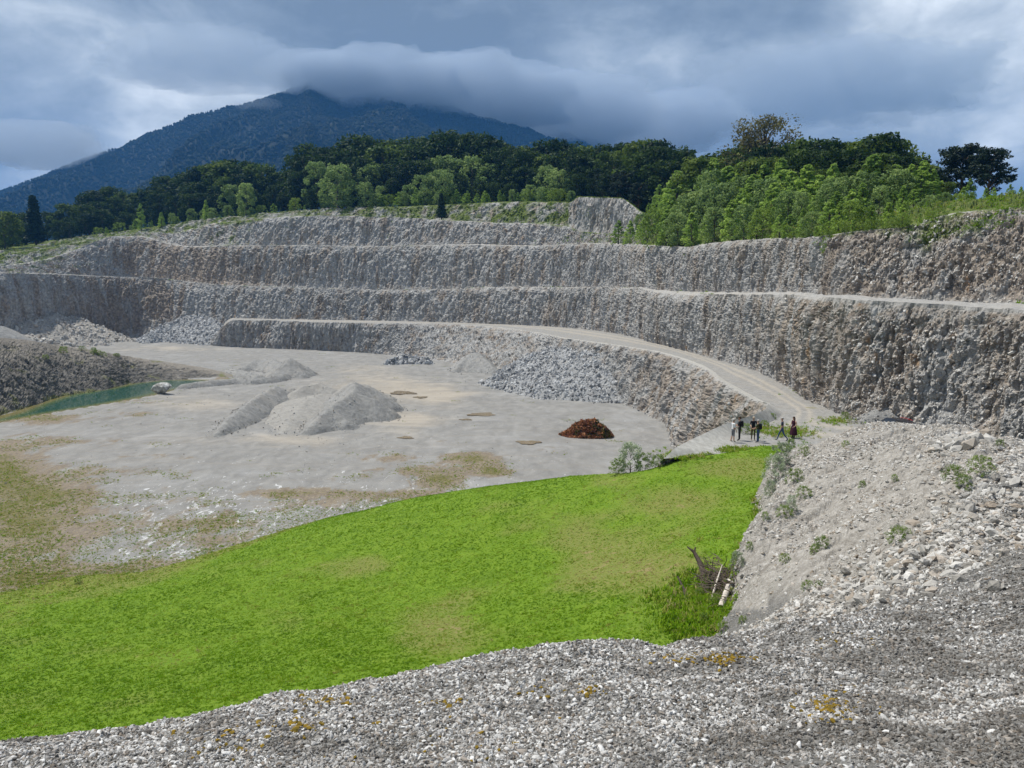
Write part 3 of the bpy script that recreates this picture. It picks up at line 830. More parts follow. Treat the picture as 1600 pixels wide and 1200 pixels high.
mz = mz - smooth(-.5, 1.5, pe) * smooth(.6, 4, ps) * 1.2 - smooth(18.6, 21, mq[:, 0]) * smooth(46, 50, mq[:, 1]) * 2.5
F = grid_faces(*mx.shape)
F = F[(mz[F] > FLOOR - 2.2).any(1)]
def meadow_mat():
    M = Mat('meadow_grass')
    n1 = M.noise(.16, detail=6, rough=.6); n2 = M.noise(1.1, detail=7, rough=.68); n3 = M.noise(7., detail=5, rough=.7)
    c = M.ramp(n2, ((.30, (.088, .16, .009)), (.5, (.125, .215, .012)), (.70, (.165, .25, .022))))
    c = M.mix(M.map(M.math('ADD', n1, M.attr('dry')), .55, .80, 0, .75), c, M.mix(M.map(n3, .35, .65), (.135, .175, .03), (.225, .20, .07)))
    c = M.mix(M.map(M.math('ADD', n2, M.math('MULTIPLY', M.attr('dry'), .35)), .70, .78, 0, .65), c, (.27, .20, .105))
    M.color(c).rough(.9).bump(M.math('ADD', n3, n2), .8, .12)
    return M.m
M_MEADOW = meadow_mat()
def dryness(xy):
    xy = np.asarray(xy); zz = meadow_f(xy / 10.)
    px = CX + FPX * xy[:, 0] / (xy[:, 1] * math.cos(PITCH) - zz * math.sin(PITCH))
    py = HOR - zz / xy[:, 1] * FPX * 1.0
    e = np.zeros(len(xy))
    for x, y, rx, ry, a in ((1060, 790, 90, 40, .34), (1040, 900, 110, 50, .38), (930, 900, 70, 50, .24), (680, 1010, 60, 30, .42), (900, 840, 70, 40, .24), (1140, 730, 60, 20, .26), (960, 760, 40, 14, .28), (300, 900, 300, 18, .12), (700, 960, 120, 40, .22), (560, 890, 60, 20, .2), (240, 1060, 70, 20, .2), (420, 980, 60, 18, .18)):
        e += a * np.exp(-((px - x) / rx) ** 2 - ((py - y) / ry) ** 2)
    return e + .32 * smooth(-19.6, -20.6, zz)
dry = dryness(mq)
used, inv = np.unique(F, return_inverse=True)
MEADOW = link('meadow', mesh_np('meadow', np.stack([mq[:, 0], mq[:, 1], mz], 1)[used], inv.reshape(-1, 4), (M_MEADOW,), True, {'dry': ('POINT', dry[used])}), kind='structure')

# -------------------------------------------------- the gravel bank the photographer stands on
bc = [(-500, 1205, 2.6), (-500, 1215, 3.6), (-500, 1300, 6), (-500, 1500, 14), (0, 1200, 2.75), (0, 1142, 3.3), (0, 1175, 4.6), (0, 1290, 8), (0, 1420, 14), (400, 1205, 2.6), (400, 1085, 3.8), (400, 1125, 6), (400, 1240, 10), (400, 1330, 16),
      (800, 1205, 2.5), (800, 1095, 3.4), (800, 1021, 4.6), (800, 1055, 6.8), (800, 1150, 10.5), (800, 1200, 15), (1000, 1205, 2.5), (1000, 1100, 3.3), (1000, 1002, 5.1), (1000, 1040, 8), (1000, 1090, 13), (1000, 1110, 20), (1000, 1080, 26),
      (1130, 1100, 3.4), (1130, 990, 5.6), (1130, 1015, 8.5), (1130, 1040, 14), (1130, 1005, 22), (1130, 965, 28), (1130, 950, 34), (1000, 960, 36), (1250, 1205, 2.5), (1250, 1090, 3.5), (1250, 976, 6.0), (1250, 990, 10), (1250, 990, 14), (1250, 955, 19.5), (1250, 900, 24),
      (1250, 850, 28.5), (1250, 780, 35), (1250, 725, 41.5), (1250, 699, 46.5), (1222, 712, 45.5), (1232, 735, 42.5), (1250, 715, 51), (1330, 1205, 2.45), (1330, 1080, 3.6), (1330, 962, 6.4), (1330, 955, 10), (1330, 945, 13.5), (1330, 908, 18.5), (1330, 845, 25), (1330, 748, 35), (1330, 672, 45.5), (1330, 705, 51),
      (1450, 1205, 2.4), (1450, 1090, 3.4), (1450, 985, 5.2), (1450, 925, 8), (1450, 880, 11), (1450, 832, 15), (1450, 780, 21), (1450, 718, 31.5), (1450, 670, 40.5), (1450, 663, 43.5), (1485, 664, 42.5), (1525, 676, 40), (1450, 705, 49), (1600, 1205, 2.3), (1600, 1070, 3.4), (1600, 950, 5.4), (1600, 865, 8.6), (1600, 795, 13),
      (1600, 738, 20), (1600, 706, 29), (1600, 693, 35), (1600, 715, 42), (1850, 1205, 2.2), (1850, 1010, 4), (1850, 850, 7.5), (1850, 760, 13), (1850, 715, 21), (1850, 700, 30), (1850, 740, 40),
      (1155, 852, 34.3), (1155, 872, 40), (1190, 795, 39.3), (1185, 815, 46), (1202, 740, 42.2), (1204, 718, 44.6), (1200, 735, 49), (1140, 902, 31.2), (1140, 925, 37), (1190, 900, 27), (1200, 860, 30.5), (1180, 970, 24), (1370, 666, 46.5), (1400, 664.5, 46),
      (1100, 830, 45), (1000, 900, 44), (800, 1150, 26), (400, 1250, 26), (0, 1300, 26), (-500, 1300, 26)]
bk = []; bvv = []
for x, y, Y in bc:
    z = P(x, y, Y)[2]; X = P(x, y, Y)[0]
    bk.append((X / Y * 3.0, math.log(Y) * 1.6)); bvv.append(z / Y)
for a in np.linspace(-1.0, 1.2, 9):
    for rr in (.5, 1.0, 1.6):
        bk.append((a * 3.0, math.log(rr) * 1.6)); bvv.append(-1.66 / rr)
bank_f = tps(bk, bvv)
def bank_raw(xy):
    xy = np.atleast_2d(np.asarray(xy, float)); Y = np.maximum(xy[:, 1], .3)
    return bank_f(np.stack([xy[:, 0] / Y * 3.0, np.log(Y) * 1.6], 1)) * Y
def bank_z(xy):
    xy = np.atleast_2d(np.asarray(xy, float)); z = bank_raw(xy)
    r_ = np.linalg.norm(xy, axis=1)
    q3 = np.stack([xy[:, 0], xy[:, 1], z], 1)
    a = np.clip(r_ / 30, .1, 1)
    z = z + fbm(q3 * .9, 4, 71) * .14 * np.clip(r_ / 12, .35, 1) + fbm(q3 * .25, 3, 72) * .45 * a * smooth(4, 14, r_) * (1 - .6 * smooth(36, 46, xy[:, 1]))
    z = z + (1 - 2.4 * np.abs(fbm(q3 * .75, 4, 76, .55))) * .10 * smooth(2.0, 4.5, r_) * smooth(22, 10, r_)
    z = z - (.10 + .05 * smooth(.1, -.6, xy[:, 0] / np.maximum(xy[:, 1], .3))) * smooth(2., 3.6, r_)
    # rills running down towards the meadow and harder white ribs
    u = xy[:, 0] * .85 + xy[:, 1] * .53
    w_ = -xy[:, 0] * .53 + xy[:, 1] * .85
    z = z + (fbm(np.stack([w_ * 1.3, u * .11, u * 0], 1), 5, 73, .62)) * .50 * smooth(6, 16, r_)
    return z
ang = np.concatenate([np.linspace(-1.05, -.2, 260), np.linspace(-.2, .95, 520)[1:]])
rad = np.concatenate([np.exp(np.linspace(math.log(.5), math.log(9), 230)), np.exp(np.linspace(math.log(9), math.log(58), 230))[1:]])
AA, RR = np.meshgrid(ang, rad)
sx, sy = (np.tan(AA) * RR).ravel(), RR.ravel()
sq_ = np.stack([sx, sy], 1)
sz_ = bank_z(sq_)
mlow = meadow_f(sq_ / 10.) - .5
far_ = sy > 14
F = grid_faces(*AA.shape)
keep = (sz_ > np.where(far_, np.maximum(mlow, -13.5), -30))
F = F[keep[F].any(1)]
r_ = np.linalg.norm(sq_, axis=1)
fine = fbm(np.stack([sx, sy, sz_], 1) * 3.2, 3, 75) * .05 * np.clip(r_ / 10, .3, 1.2)
bv, bcr = facets(np.stack([sx, sy, sz_], 1) * np.array([1.3, 1.3, 1.3]), 79, 1.2)
whitef = np.zeros(len(sx))
hx = CX + FPX * sx / (sy * math.cos(PITCH) - sz_ * math.sin(PITCH)); hy = HOR - sz_ / sy * FPX
lx, ly = np.array([1300., 1390, 1470, 1560, 1680]), np.array([960., 905, 845, 760, 700])
dist = hy - np.interp(hx, lx, ly)
whitef = np.exp(-((dist - 5) / 42) ** 2) * smooth(1290, 1360, hx)
whitef += np.exp(-((hx - 1500) / 60) ** 2 - ((hy - 690) / 16) ** 2)
whitef = np.clip(whitef, 0, 1)
sz_ = sz_ + fine + bv * whitef * .14 * smooth(6, 14, r_)
nearf = smooth(45, 15, dist * -1) * (hx > 1280) + (hx <= 1280) * (sy < 16)
nearf = np.where((dist > 10) | ((hx <= 1290) & (sy < 18)), 1., np.exp(-((np.minimum(dist, 10) - 10) / 26) ** 2) * (hx > 1200))
sandy = np.exp(-((hx - (1560 - (hy - 700) * 1.15)) / 30) ** 2) * .55 * smooth(740, 800, hy) + .22
def spoil_mat():
    M = Mat('gravel_bank')
    n1 = M.noise(.5, detail=6, rough=.62); n2 = M.noise(3.2, (1, 1, 1), 8, .72); n3 = M.noise(14., detail=5, rough=.75)
    sv = M.voro(7.0); svl = M.math('FRACT', M.math('MULTIPLY', sv, 3.1))
    tan = M.ramp(n2, ((.30, (.18, .165, .145)), (.5, (.275, .257, .232)), (.68, (.39, .37, .34))))
    mr = M.n.new('ShaderNodeMapping'); mr.inputs['Rotation'].default_value = (0, 0, -.558); mr.inputs['Scale'].default_value = (.22, 2.6, 1.0); M.l.new(M.pos, mr.inputs[0])
    ns = M.n.new('ShaderNodeTexNoise'); ns.inputs['Scale'].default_value = 1.; ns.inputs['Detail'].default_value = 7; ns.inputs['Roughness'].default_value = .68; M.l.new(mr.outputs[0], ns.inputs['Vector'])
    tan = M.mix(M.map(ns.outputs[0], .46, .30, 0, .75), tan, (.135, .118, .098))
    tan = M.mix(M.map(ns.outputs[0], .56, .70, 0, .6), tan, (.46, .435, .40))
    tan = M.mix(M.map(n3, .55, .68, 0, .8), tan, (.60, .585, .555))
    tan = M.mix(M.map(n3, .44, .32, 0, .6), tan, (.13, .12, .105))
    tan = M.mix(M.map(M.math('ADD', M.attr('sandy'), M.math('SUBTRACT', n1, .5)), .75, 1.05, 0, .7), tan, (.36, .285, .205))
    wht = M.ramp(n2, ((.30, (.24, .225, .205)), (.46, (.44, .425, .40)), (.62, (.62, .61, .59)), (.8, (.72, .71, .69))))
    c = M.mix(M.map(M.math('ADD', M.attr('white'), M.math('MULTIPLY', M.math('SUBTRACT', n1, .5), .7)), .35, .65), tan, wht)
    near = M.ramp(M.noise(22., detail=4, rough=.75), ((.32, (.055, .052, .047)), (.5, (.15, .145, .135)), (.66, (.27, .265, .26))))
    c = M.mix(M.attr('near'), c, near)
    M.color(c).rough(.95).bump(M.math('ADD', n3, n2), .6, .06)
    return M.m
M_SPOIL = spoil_mat()
used, inv = np.unique(F, return_inverse=True)
SPOIL = link('gravel_bank', mesh_np('gravel_bank', np.stack([sx, sy, sz_], 1)[used], inv.reshape(-1, 4), (M_SPOIL,), False,
     {'white': ('POINT', whitef[used]), 'near': ('POINT', np.clip(nearf, 0, 1)[used]), 'sandy': ('POINT', sandy[used])}), kind='structure')
_SZ = sz_.reshape(AA.shape)
def spoil_at(x, y):
    """surface height of the gravel bank"""
    x = np.atleast_1d(np.asarray(x, float)); y = np.atleast_1d(np.asarray(y, float))
    ai = np.interp(np.arctan2(x, y), ang, np.arange(len(ang))); ri = np.interp(y, rad, np.arange(len(rad)))
    i0 = np.clip(ri.astype(int), 0, len(rad) - 2); j0 = np.clip(ai.astype(int), 0, len(ang) - 2)
    a, b = ri - i0, ai - j0
    return (_SZ[i0, j0] * (1 - a) * (1 - b) + _SZ[i0 + 1, j0] * a * (1 - b) + _SZ[i0, j0 + 1] * (1 - a) * b + _SZ[i0 + 1, j0 + 1] * a * b)
def on_bank(px, py):
    """first hit of the photo ray with the gravel bank"""
    u = (px - CX) / FPX; v = (CY - py) / FPX
    dx, dy, dz = u, math.cos(PITCH) + v * math.sin(PITCH), v * math.cos(PITCH) - math.sin(PITCH)
    k = np.exp(np.linspace(math.log(1.5), math.log(60), 1500))
    s = spoil_at(dx * k, dy * k)
    h = np.nonzero(dz * k <= s)[0]
    if not len(h): return None
    kk = k[h[0]]; return (dx * kk, dy * kk, float(s[h[0]]))
def on_meadow(px, py):
    u = (px - CX) / FPX; v = (CY - py) / FPX
    dx, dy, dz = u, math.cos(PITCH) + v * math.sin(PITCH), v * math.cos(PITCH) - math.sin(PITCH)
    k = np.linspace(18, 80, 1500)
    s = meadow_z(np.stack([dx * k, dy * k], 1))
    h = np.nonzero(dz * k <= s)[0]
    if not len(h): return None
    kk = k[h[0]]; return (dx * kk, dy * kk, float(s[h[0]]))
# ================================================================== heaps on the quarry floor
def mound_mat(name, lo, mid, hi):
    M = Mat(name)
    n2 = M.noise(1.3, detail=8, rough=.68); n3 = M.noise(7., detail=5, rough=.75); n1 = M.noise(.3, detail=4)
    c = M.ramp(n2, ((.30, lo), (.5, mid), (.72, hi)))
    c = M.mix(M.map(n1, .5, .7, 0, .4), c, (.36, .335, .30))
    c = M.mix(M.map(n3, .58, .72, 0, .5), c, (.46, .455, .445))
    c = M.mix(M.map(n3, .42, .30, 0, .5), c, (.12, .118, .112))
    M.color(c).rough(.95).bump(M.math('ADD', n3, M.math('MULTIPLY', n2, 2)), .7, .2)
    return M.m
M_SAND = mound_mat('crushed_grey_sand', (.185, .183, .177), (.262, .26, .253), (.345, .342, .33))
M_SANDL = mound_mat('pale_trampled_sand', (.23, .222, .207), (.30, .29, .272), (.37, .36, .34))
M_RUB = mound_mat('rubble_fines', (.20, .205, .21), (.30, .305, .31), (.42, .425, .43))
M_RUBT = mound_mat('tan_rubble_fines', (.24, .22, .195), (.35, .33, .30), (.46, .44, .41))
def heap(name, ridges, slope, res, mat, seed, label, category, base=None, amp=.25, cone_noise=.5, group=None, flat=False):
    """a tipped heap: loose material at its angle of rest below ridge lines [(x, y, height), ...]"""
    base = FLOOR if base is None else base
    allp = np.array([p for rg in ridges for p in rg], float)
    hmax = allp[:, 2].max(); pad = hmax / slope * 1.25 + 1
    gx = np.arange(allp[:, 0].min() - pad, allp[:, 0].max() + pad, res); gy = np.arange(allp[:, 1].min() - pad, allp[:, 1].max() + pad, res)
    X, Y = np.meshgrid(gx, gy); q = np.stack([X.ravel(), Y.ravel()], 1)
    q3 = np.concatenate([q, np.full((len(q), 1), seed * 3.1)], 1)
    h = np.full(len(q), -9.)
    for rg in ridges:
        rg = np.array(rg, float)
        for a, b in zip(rg[:-1], rg[1:]):
            e = b[:2] - a[:2]; L = e @ e
            t = np.clip(((q - a[:2]) @ e) / max(L, 1e-6), 0, 1)
            dd = np.linalg.norm(q - a[:2] - t[:, None] * e, axis=1) * (1 + fbm(q3 * .25, 3, seed) * .30 * cone_noise)
            hh = a[2] * (1 - t) + b[2] * t
            hc = hh - slope * (np.sqrt(dd * dd + .04) - .2)
            k = 9.0
            h = np.logaddexp(h * k, hc * k) / k
    h = h + (fbm(q3 * .45, 4, seed + 2) * amp + fbm(q3 * 1.7, 3, seed + 4) * amp * .35 + (facets(q3 * .8, seed + 6, 1)[0] * amp * .6 if flat else 0)) * np.clip(h / 1.2 + .2, 0, 1)
    z = base - .25 + h + .25 * smooth(0, .6, h)
    F = grid_faces(*X.shape); F = F[(h[F] > -.45).any(1)]
    used, inv = np.unique(F, return_inverse=True)
    c = allp[:, :2].mean(0); o_ = np.array([c[0], c[1], base])
    V = np.stack([q[:, 0], q[:, 1], z], 1)
    o = link(name, mesh_np(name, V[used] - o_, inv.reshape(-1, 4), (mat,), not flat), None, label, category, group, 'thing', tuple(o_))
    hh = h.reshape(X.shape)
    if not flat:
        rr0 = np.random.default_rng(seed + 900); m0 = np.nonzero((h > -.25) & (h < .55))[0]; m1 = np.nonzero(h > .3)[0]
        k0 = np.concatenate([rr0.choice(m0, min(500, len(m0))), rr0.choice(m1, min(260, len(m1)))]) if len(m0) and len(m1) else m0
        p0 = V[k0] - o_; p0[:, :2] += rr0.normal(size=(len(k0), 2)) * .3; p0[:, 2] = np.maximum(p0[:, 2], .05); s0_ = .05 + .16 * rr0.random(len(k0)) ** 3
        scatter('loose_stones', p0, rrot(len(k0)), s0_, C_STONE, o)
    def surf(n, r, hmin=.05):
        m = np.nonzero(h > hmin)[0]; k = r.choice(m, n)
        jit = r.uniform(-res / 2, res / 2, (n, 2))
        p = V[k].copy(); p[:, :2] += jit
        return p - o_, h[k]
    return o, surf
def rocks_on(o, surf, meshes, n_obj, n_stuff, smin, smax, col, seed, hmin=.05, big=None, sink=.1):
    r = np.random.default_rng(seed)
    p, h = surf(n_stuff, r, hmin)
    sz = smin + (smax - smin) * r.random(n_stuff) ** 2.6
    p[:, 2] -= sz * sink
    scatter('rubble', p, rrot(n_stuff), np.stack([sz, sz * r.uniform(.7, 1, n_stuff), sz * r.uniform(.7, 1, n_stuff)], 1), col, o)
    if n_obj:
        p, h = surf(n_obj, r, hmin)
        big_ = big or smax
        for k in range(n_obj):
            b = bpy.data.objects.new('rock', meshes[k % len(meshes)]); COL.objects.link(b); b.parent = o
            s_ = big_ * (.5 + .7 * r.random() ** 2)
            b.location = (p[k, 0], p[k, 1], p[k, 2] - s_ * .05); b.rotation_euler = r.uniform(-3, 3, 3); b.scale = (s_, s_ * r.uniform(.7, 1), s_ * r.uniform(.7, 1))
def fl(px, py, z=FLOOR): return np.array(Pz(px, py, z))
def rid(pts):
    """(photo column, photo row of the foot line below the ridge, height)"""
    return [(*fl(x, y)[:2], h) for x, y, h in pts]

# loaded-out sand: two windrows and three dumped mounds round a trampled ramp
o, s = heap('sand_windrow', [rid([(338, 682, .5), (352, 672, 1.1), (378, 657, 1.9), (408, 640, 2.6), (432, 626, 2.8)])], .72, .35, M_SAND, 3,
            'long narrow grey sand windrow, the left of two flanking the trampled ramp', 'sand heap')
o, s = heap('sand_heap', [rid([(482, 678, .9), (515, 664, 2.6), (552, 652, 4.0)]), rid([(552, 652, 4.0), (585, 653, 3.0), (606, 652, 1.6)]), rid([(552, 652, 4.0), (556, 640, 4.6), (590, 640, 3.1)]), rid([(515, 664, 2.6), (540, 668, 1.4)])],
            .74, .35, M_SAND, 4, 'largest grey sand heap, pyramid shaped, right of the trampled ramp', 'sand heap')
o, s = heap('sand_heap', [rid([(462, 628, 1.0), (474, 626, 2.6), (500, 624, 3.0), (520, 626, 2.2)])], .6, .35, M_SANDL, 5,
            'rounded pale sand mound at the head of the trampled ramp', 'sand heap', amp=.18)
o, s = heap('sand_heap', [rid([(528, 630, 2.0), (550, 626, 3.2), (572, 628, 3.2)])], .6, .35, M_SANDL, 6,
            'tan sand mound behind the pyramid shaped heap', 'sand heap', amp=.18)
o, s = heap('sand_heap', [rid([(440, 622, .8), (455, 620, 1.7)])], .6, .35, M_SANDL, 7, 'small low sand mound between windrow and rounded mound', 'sand heap', amp=.15)
o, s = heap('sand_ramp', [rid([(440, 676, .15), (462, 655, .9), (480, 640, 1.6), (505, 632, 1.9)])], .20, .4, M_SANDL, 19, 'flat pale trampled sand ramp between the two grey sand ridges', 'sand heap', amp=.10)
# heaps by the far end of the pond
o, s = heap('sand_heap', [rid([(438, 588, 2.2), (455, 587, 4.0), (463, 586, 3.4)]), rid([(455, 587, 4.0), (474, 590, 1.2)])], .72, .4, M_SAND, 8,
            'steep grey sand cone behind the pond berm', 'sand heap')
o, s = heap('spoil_heap', [rid([(385, 578, 1.2), (402, 576, 2.4), (425, 577, 2.6), (440, 582, 2.0)])], .6, .4, M_SAND, 9,
            'flat topped grey spoil heap beside the steep sand cone', 'spoil heap', amp=.3)
o, s = heap('spoil_heap', [rid([(358, 582, 1.0), (382, 588, 1.3), (402, 592, 1.0)])], .5, .4, M_SAND, 10, 'low grassy spoil heap at the end of the pond', 'spoil heap', amp=.3)
o, s = heap('gravel_berm', [rid([(285, 607, .9), (330, 603, 1.2), (372, 599, 1.1), (395, 600, .9)]), rid([(395, 600, .9), (425, 597, 1.3), (447, 591, 1.2)])], .7, .35, M_SAND, 11,
            'long low gravel berm along the near pond shore', 'berm', amp=.12)
o, s = heap('gravel_heap', [rid([(712, 581, .8), (735, 577, 4.0), (748, 578, 4.2), (770, 583, 1.6)])], .70, .4, M_SAND, 12, 'dark grey gravel cone beside the large rubble heap', 'gravel heap')
# blasted rubble
o, s = heap('rubble_heap', [rid([(770, 596, 1.0), (830, 588, 5.2), (880, 592, 7.5), (930, 606, 7.8)]), rid([(830, 588, 5.2), (850, 612, 2.6), (880, 620, 2.4), (925, 622, 3.0)]), rid([(750, 600, .6), (790, 607, 1.4), (850, 622, 1.2)]), rid([(930, 606, 7.8), (960, 622, 3.5)])],
            .62, .4, M_RUB, 13, 'largest rubble heap, blue grey blasted rock under the haul road', 'rubble heap', amp=.5, flat=True)
rocks_on(o, s, STONES_B, 220, 9000, .16, .75, C_BLUE, 51, big=.85)
o, s = heap('rubble_heap', [rid([(228, 536, 1.5), (255, 532, 5.5), (290, 530, 9.0), (325, 532, 9.0), (352, 537, 6.0), (368, 540, 3.0)])],
            .62, .5, M_RUB, 14, 'blue grey boulder heap in the corner of the left rock wall', 'rubble heap', amp=.6, flat=True)
rocks_on(o, s, STONES_B, 150, 5500, .25, 1.1, C_BLUE, 52, big=1.25)
o, s = heap('rubble_heap', [rid([(-130, 541, 9.), (-20, 538, 13.0), (55, 533, 15.5), (85, 531, 13.0), (130, 532, 8), (180, 533, 3.5), (205, 534, 1.)]), rid([(-130, 548, 6), (0, 545, 5.), (90, 542, 4.), (160, 540, 2.0)])],
            .60, .6, M_RUBT, 15, 'tan and white rubble slope against the left rock wall', 'rubble heap', amp=.6, flat=True)
rocks_on(o, s, STONES_T, 150, 6500, .25, 1.1, C_TAN, 53, big=1.3)
o, s = heap('rubble_heap', [rid([(-140, 552, 8.), (-40, 548, 9.), (10, 546, 7.5), (45, 545, 2.0)])], .62, .5, M_SAND, 16, 'grey gravel ramp in front of the tan rubble slope', 'gravel ramp', amp=.3)
o, s = heap('rubble_heap', [rid([(610, 570, 1.2), (635, 568, 2.0), (668, 569, 1.3)])], .9, .35, M_RUB, 17, 'small pile of white boulders alone on the quarry floor', 'rubble heap', amp=.4, flat=True)
rocks_on(o, s, STONES_B, 80, 500, .3, 1.0, C_BLUE, 54, big=1.5)
r = np.random.default_rng(33)
# scattered blocks along the toe of the lower face, parts of the face
for k in range(150):
    t = r.random(); px = 700 + 380 * t; j = int(np.clip(np.interp(px, (T_[:, 0] / (T_[:, 1] * math.cos(PITCH) - FLOOR * math.sin(PITCH)) * FPX + CX)[:int(NB * .62)], np.arange(int(NB * .62))), 0, NB - 1))
    b = bpy.data.objects.new('rock', STONES[k % 10]); COL.objects.link(b); b.parent = FACE1
    off = abs(r.normal()) * 3.0
    p = T_[j] + np.array([-off * .9, -off * .5, 0]); s_ = .10 + .25 * r.random() ** 3
    b.location = (p[0], p[1], FLOOR + s_ * .2); b.rotation_euler = r.uniform(-3, 3, 3); b.scale = (s_, s_ * .8, s_ * .7)
# gravel heap tipped against the near wall, right of the road
w0 = np.array(Pz(1372, 664, LOW))
o, s = heap('gravel_heap', [[(w0[0] - .8, w0[1] + 1.2, .3), (w0[0] + .8, w0[1] + 2.0, 1.0), (w0[0] + 2.0, w0[1] + 2.3, 1.35), (w0[0] + 2.6, w0[1] + 2.3, 1.1)]], .60, .2, M_SAND, 18,
            'fine grey gravel heap tipped against the near rock wall', 'gravel heap', base=LOW, amp=.12)
# big jutting blocks of the near wall, each a piece of the face
for k in range(190):
    px = r.uniform(1060, 1640); c = col_A(px); i = r.integers(seg_start[0] + 6, seg_start[1] - 4)
    b = bpy.data.objects.new('rock', STONES[k % 10]); COL.objects.link(b); b.parent = FACE2
    s_ = .20 + .38 * r.random() ** 2.2
    b.location = AV[i, c] - NAr[i, c] * s_ * .5; b.rotation_euler = r.uniform(-3, 3, 3); b.scale = (s_, s_ * r.uniform(.6, 1), s_ * r.uniform(.5, .9))
for k in range(110):
    px = r.uniform(1150, 1640); c = col_A(px); i = r.integers(seg_start[2] + 3, seg_start[3] - 2)
    b = bpy.data.objects.new('rock', STONES[k % 10]); COL.objects.link(b); b.parent = FACE3
    s_ = .25 + .45 * r.random() ** 2.2
    b.location = AV[i, c] - NAr[i, c] * s_ * .5; b.rotation_euler = r.uniform(-3, 3, 3); b.scale = (s_, s_ * r.uniform(.6, 1), s_ * r.uniform(.5, .9))
# blocks of the rock outcrop above the upper benches
for k in range(70):
    px = r.uniform(893, 1000); c = col_A(px); i = r.integers(seg_start[6] + 1, seg_start[7] - 1)
    b = bpy.data.objects.new('rock', STONES[k % 10]); COL.objects.link(b); b.parent = FACE4
    s_ = .8 + 1.3 * r.random() ** 2
    b.location = AV[i, c] - NAr[i, c] * s_ * .4; b.rotation_euler = (r.normal() * .3, r.normal() * .3, r.uniform(0, 6)); b.scale = (s_ * .8, s_ * .8, s_ * 1.5)

# boulder by the pond
MB_ = Mat('pale_boulder')
nb_ = MB_.noise(1.2, detail=8, rough=.7)
MB_.color(MB_.ramp(nb_, ((.36, (.14, .135, .12)), (.5, (.42, .415, .40)), (.62, (.66, .66, .65))))).bump(nb_, .8, .3)
V, F = ICO2; V = V.copy(); rr_ = np.random.default_rng(5)
V2 = np.concatenate([V]); 
for _ in range(9):
    n = rr_.normal(size=3); n /= np.linalg.norm(n); d = V @ n - rr_.uniform(.5, .8); V -= np.clip(d, 0, None)[:, None] * n
V = V * np.array([2.3, 1.5, 1.55]); V[:, 0] += V[:, 2] * .35; V[:, 2] += .8
p = fl(252, 615)
link('boulder', mesh_np('boulder', V, F, (MB_.m,)), None, 'single pale boulder on the shore at the end of the gravel berm', 'boulder', loc=(p[0], p[1], FLOOR - .1))

# puddles
MP = Mat('muddy_puddle'); MP.color((.215, .165, .10)).rough(.08); MP.b.inputs['Specular IOR Level'].default_value = .5
for (x, y, rx, ry, lab) in ((629, 615, 19, 2.6, 'brown puddle behind the pyramid shaped sand heap'), (657, 621.5, 11, 1.4, 'small thin puddle next to a larger brown puddle'),
                            (753, 648, 21, 2.6, 'brown puddle in front of the large rubble heap'), (634, 683, 12, 1.8, 'small brown puddle in front of the pyramid shaped sand heap'), (826, 693, 18, 2.8, 'muddy brown puddle between the brush pile and the meadow'), (728, 657, 10, 1.2, 'thin puddle near the puddle facing the rubble heap')):
    n = 40; a = np.linspace(0, 2 * math.pi, n, endpoint=False)
    rr = 1 + .18 * np.sin(a * 3 + x) + .10 * np.sin(a * 5 + y) + .06 * np.sin(a * 9 + x * y)
    pts = np.array([Pz(x + rx * math.cos(t) * q_, y + ry * math.sin(t) * q_, FLOOR) for t, q_ in zip(a, rr)])
    c = pts.mean(0)
    zz = max(floor_z(p_[0], p_[1]) for p_ in pts) + .03
    pts[:, 2] = zz; c[2] = zz
    V = np.concatenate([pts, [c]]) - c
    Fp = np.array([(k, (k + 1) % n, n) for k in range(n)])
    link('puddle', mesh_np('puddle', V, Fp, (MP.m,), True), None, lab, 'puddle', 'puddles on the quarry floor', loc=tuple(c))
# ================================================================== vegetation
LEAF = {'beech': leaf_mat('dark_beech_leaf', (0.011, 0.027, 0.007), (0.027, 0.056, 0.010), (0.064, 0.105, 0.016)),
        'oak': leaf_mat('yellowish_leaf', (0.040, 0.073, 0.013), (0.086, 0.139, 0.024), (0.172, 0.224, 0.036)),
        'birch': leaf_mat('pale_birch_leaf', (0.144, 0.235, 0.047), (0.264, 0.397, 0.075), (0.436, 0.576, 0.125), .4),
        'willow': leaf_mat('grey_green_willow_leaf', (0.119, 0.190, 0.059), (0.207, 0.301, 0.096), (0.329, 0.425, 0.144), .4),
        'spruce': leaf_mat('spruce_needle', (0.010, 0.025, 0.013), (0.022, 0.044, 0.022), (0.044, 0.076, 0.032), .15),
        'pine': leaf_mat('pine_needle', (0.013, 0.025, 0.015), (0.025, 0.044, 0.025), (0.049, 0.073, 0.039), .15),
        'brown': leaf_mat('sparse_brown_leaf', (0.070, 0.063, 0.032), (0.131, 0.123, 0.052), (0.219, 0.210, 0.079)),
        'shrub': leaf_mat('shrub_leaf', (0.089, 0.144, 0.025), (0.178, 0.269, 0.045), (0.305, 0.395, 0.079), .4),
        'silver': leaf_mat('silvery_leaf', (0.175, 0.219, 0.131), (0.350, 0.411, 0.271), (0.630, 0.700, 0.525), .35)}
M_BARK = plain('grey_bark', (.085, .072, .058), .9, .3)
M_BARKP = plain('red_pine_bark', (.15, .085, .05), .9, .3)
M_TWIG = plain('dead_twig', (.16, .13, .10), .9, .3)
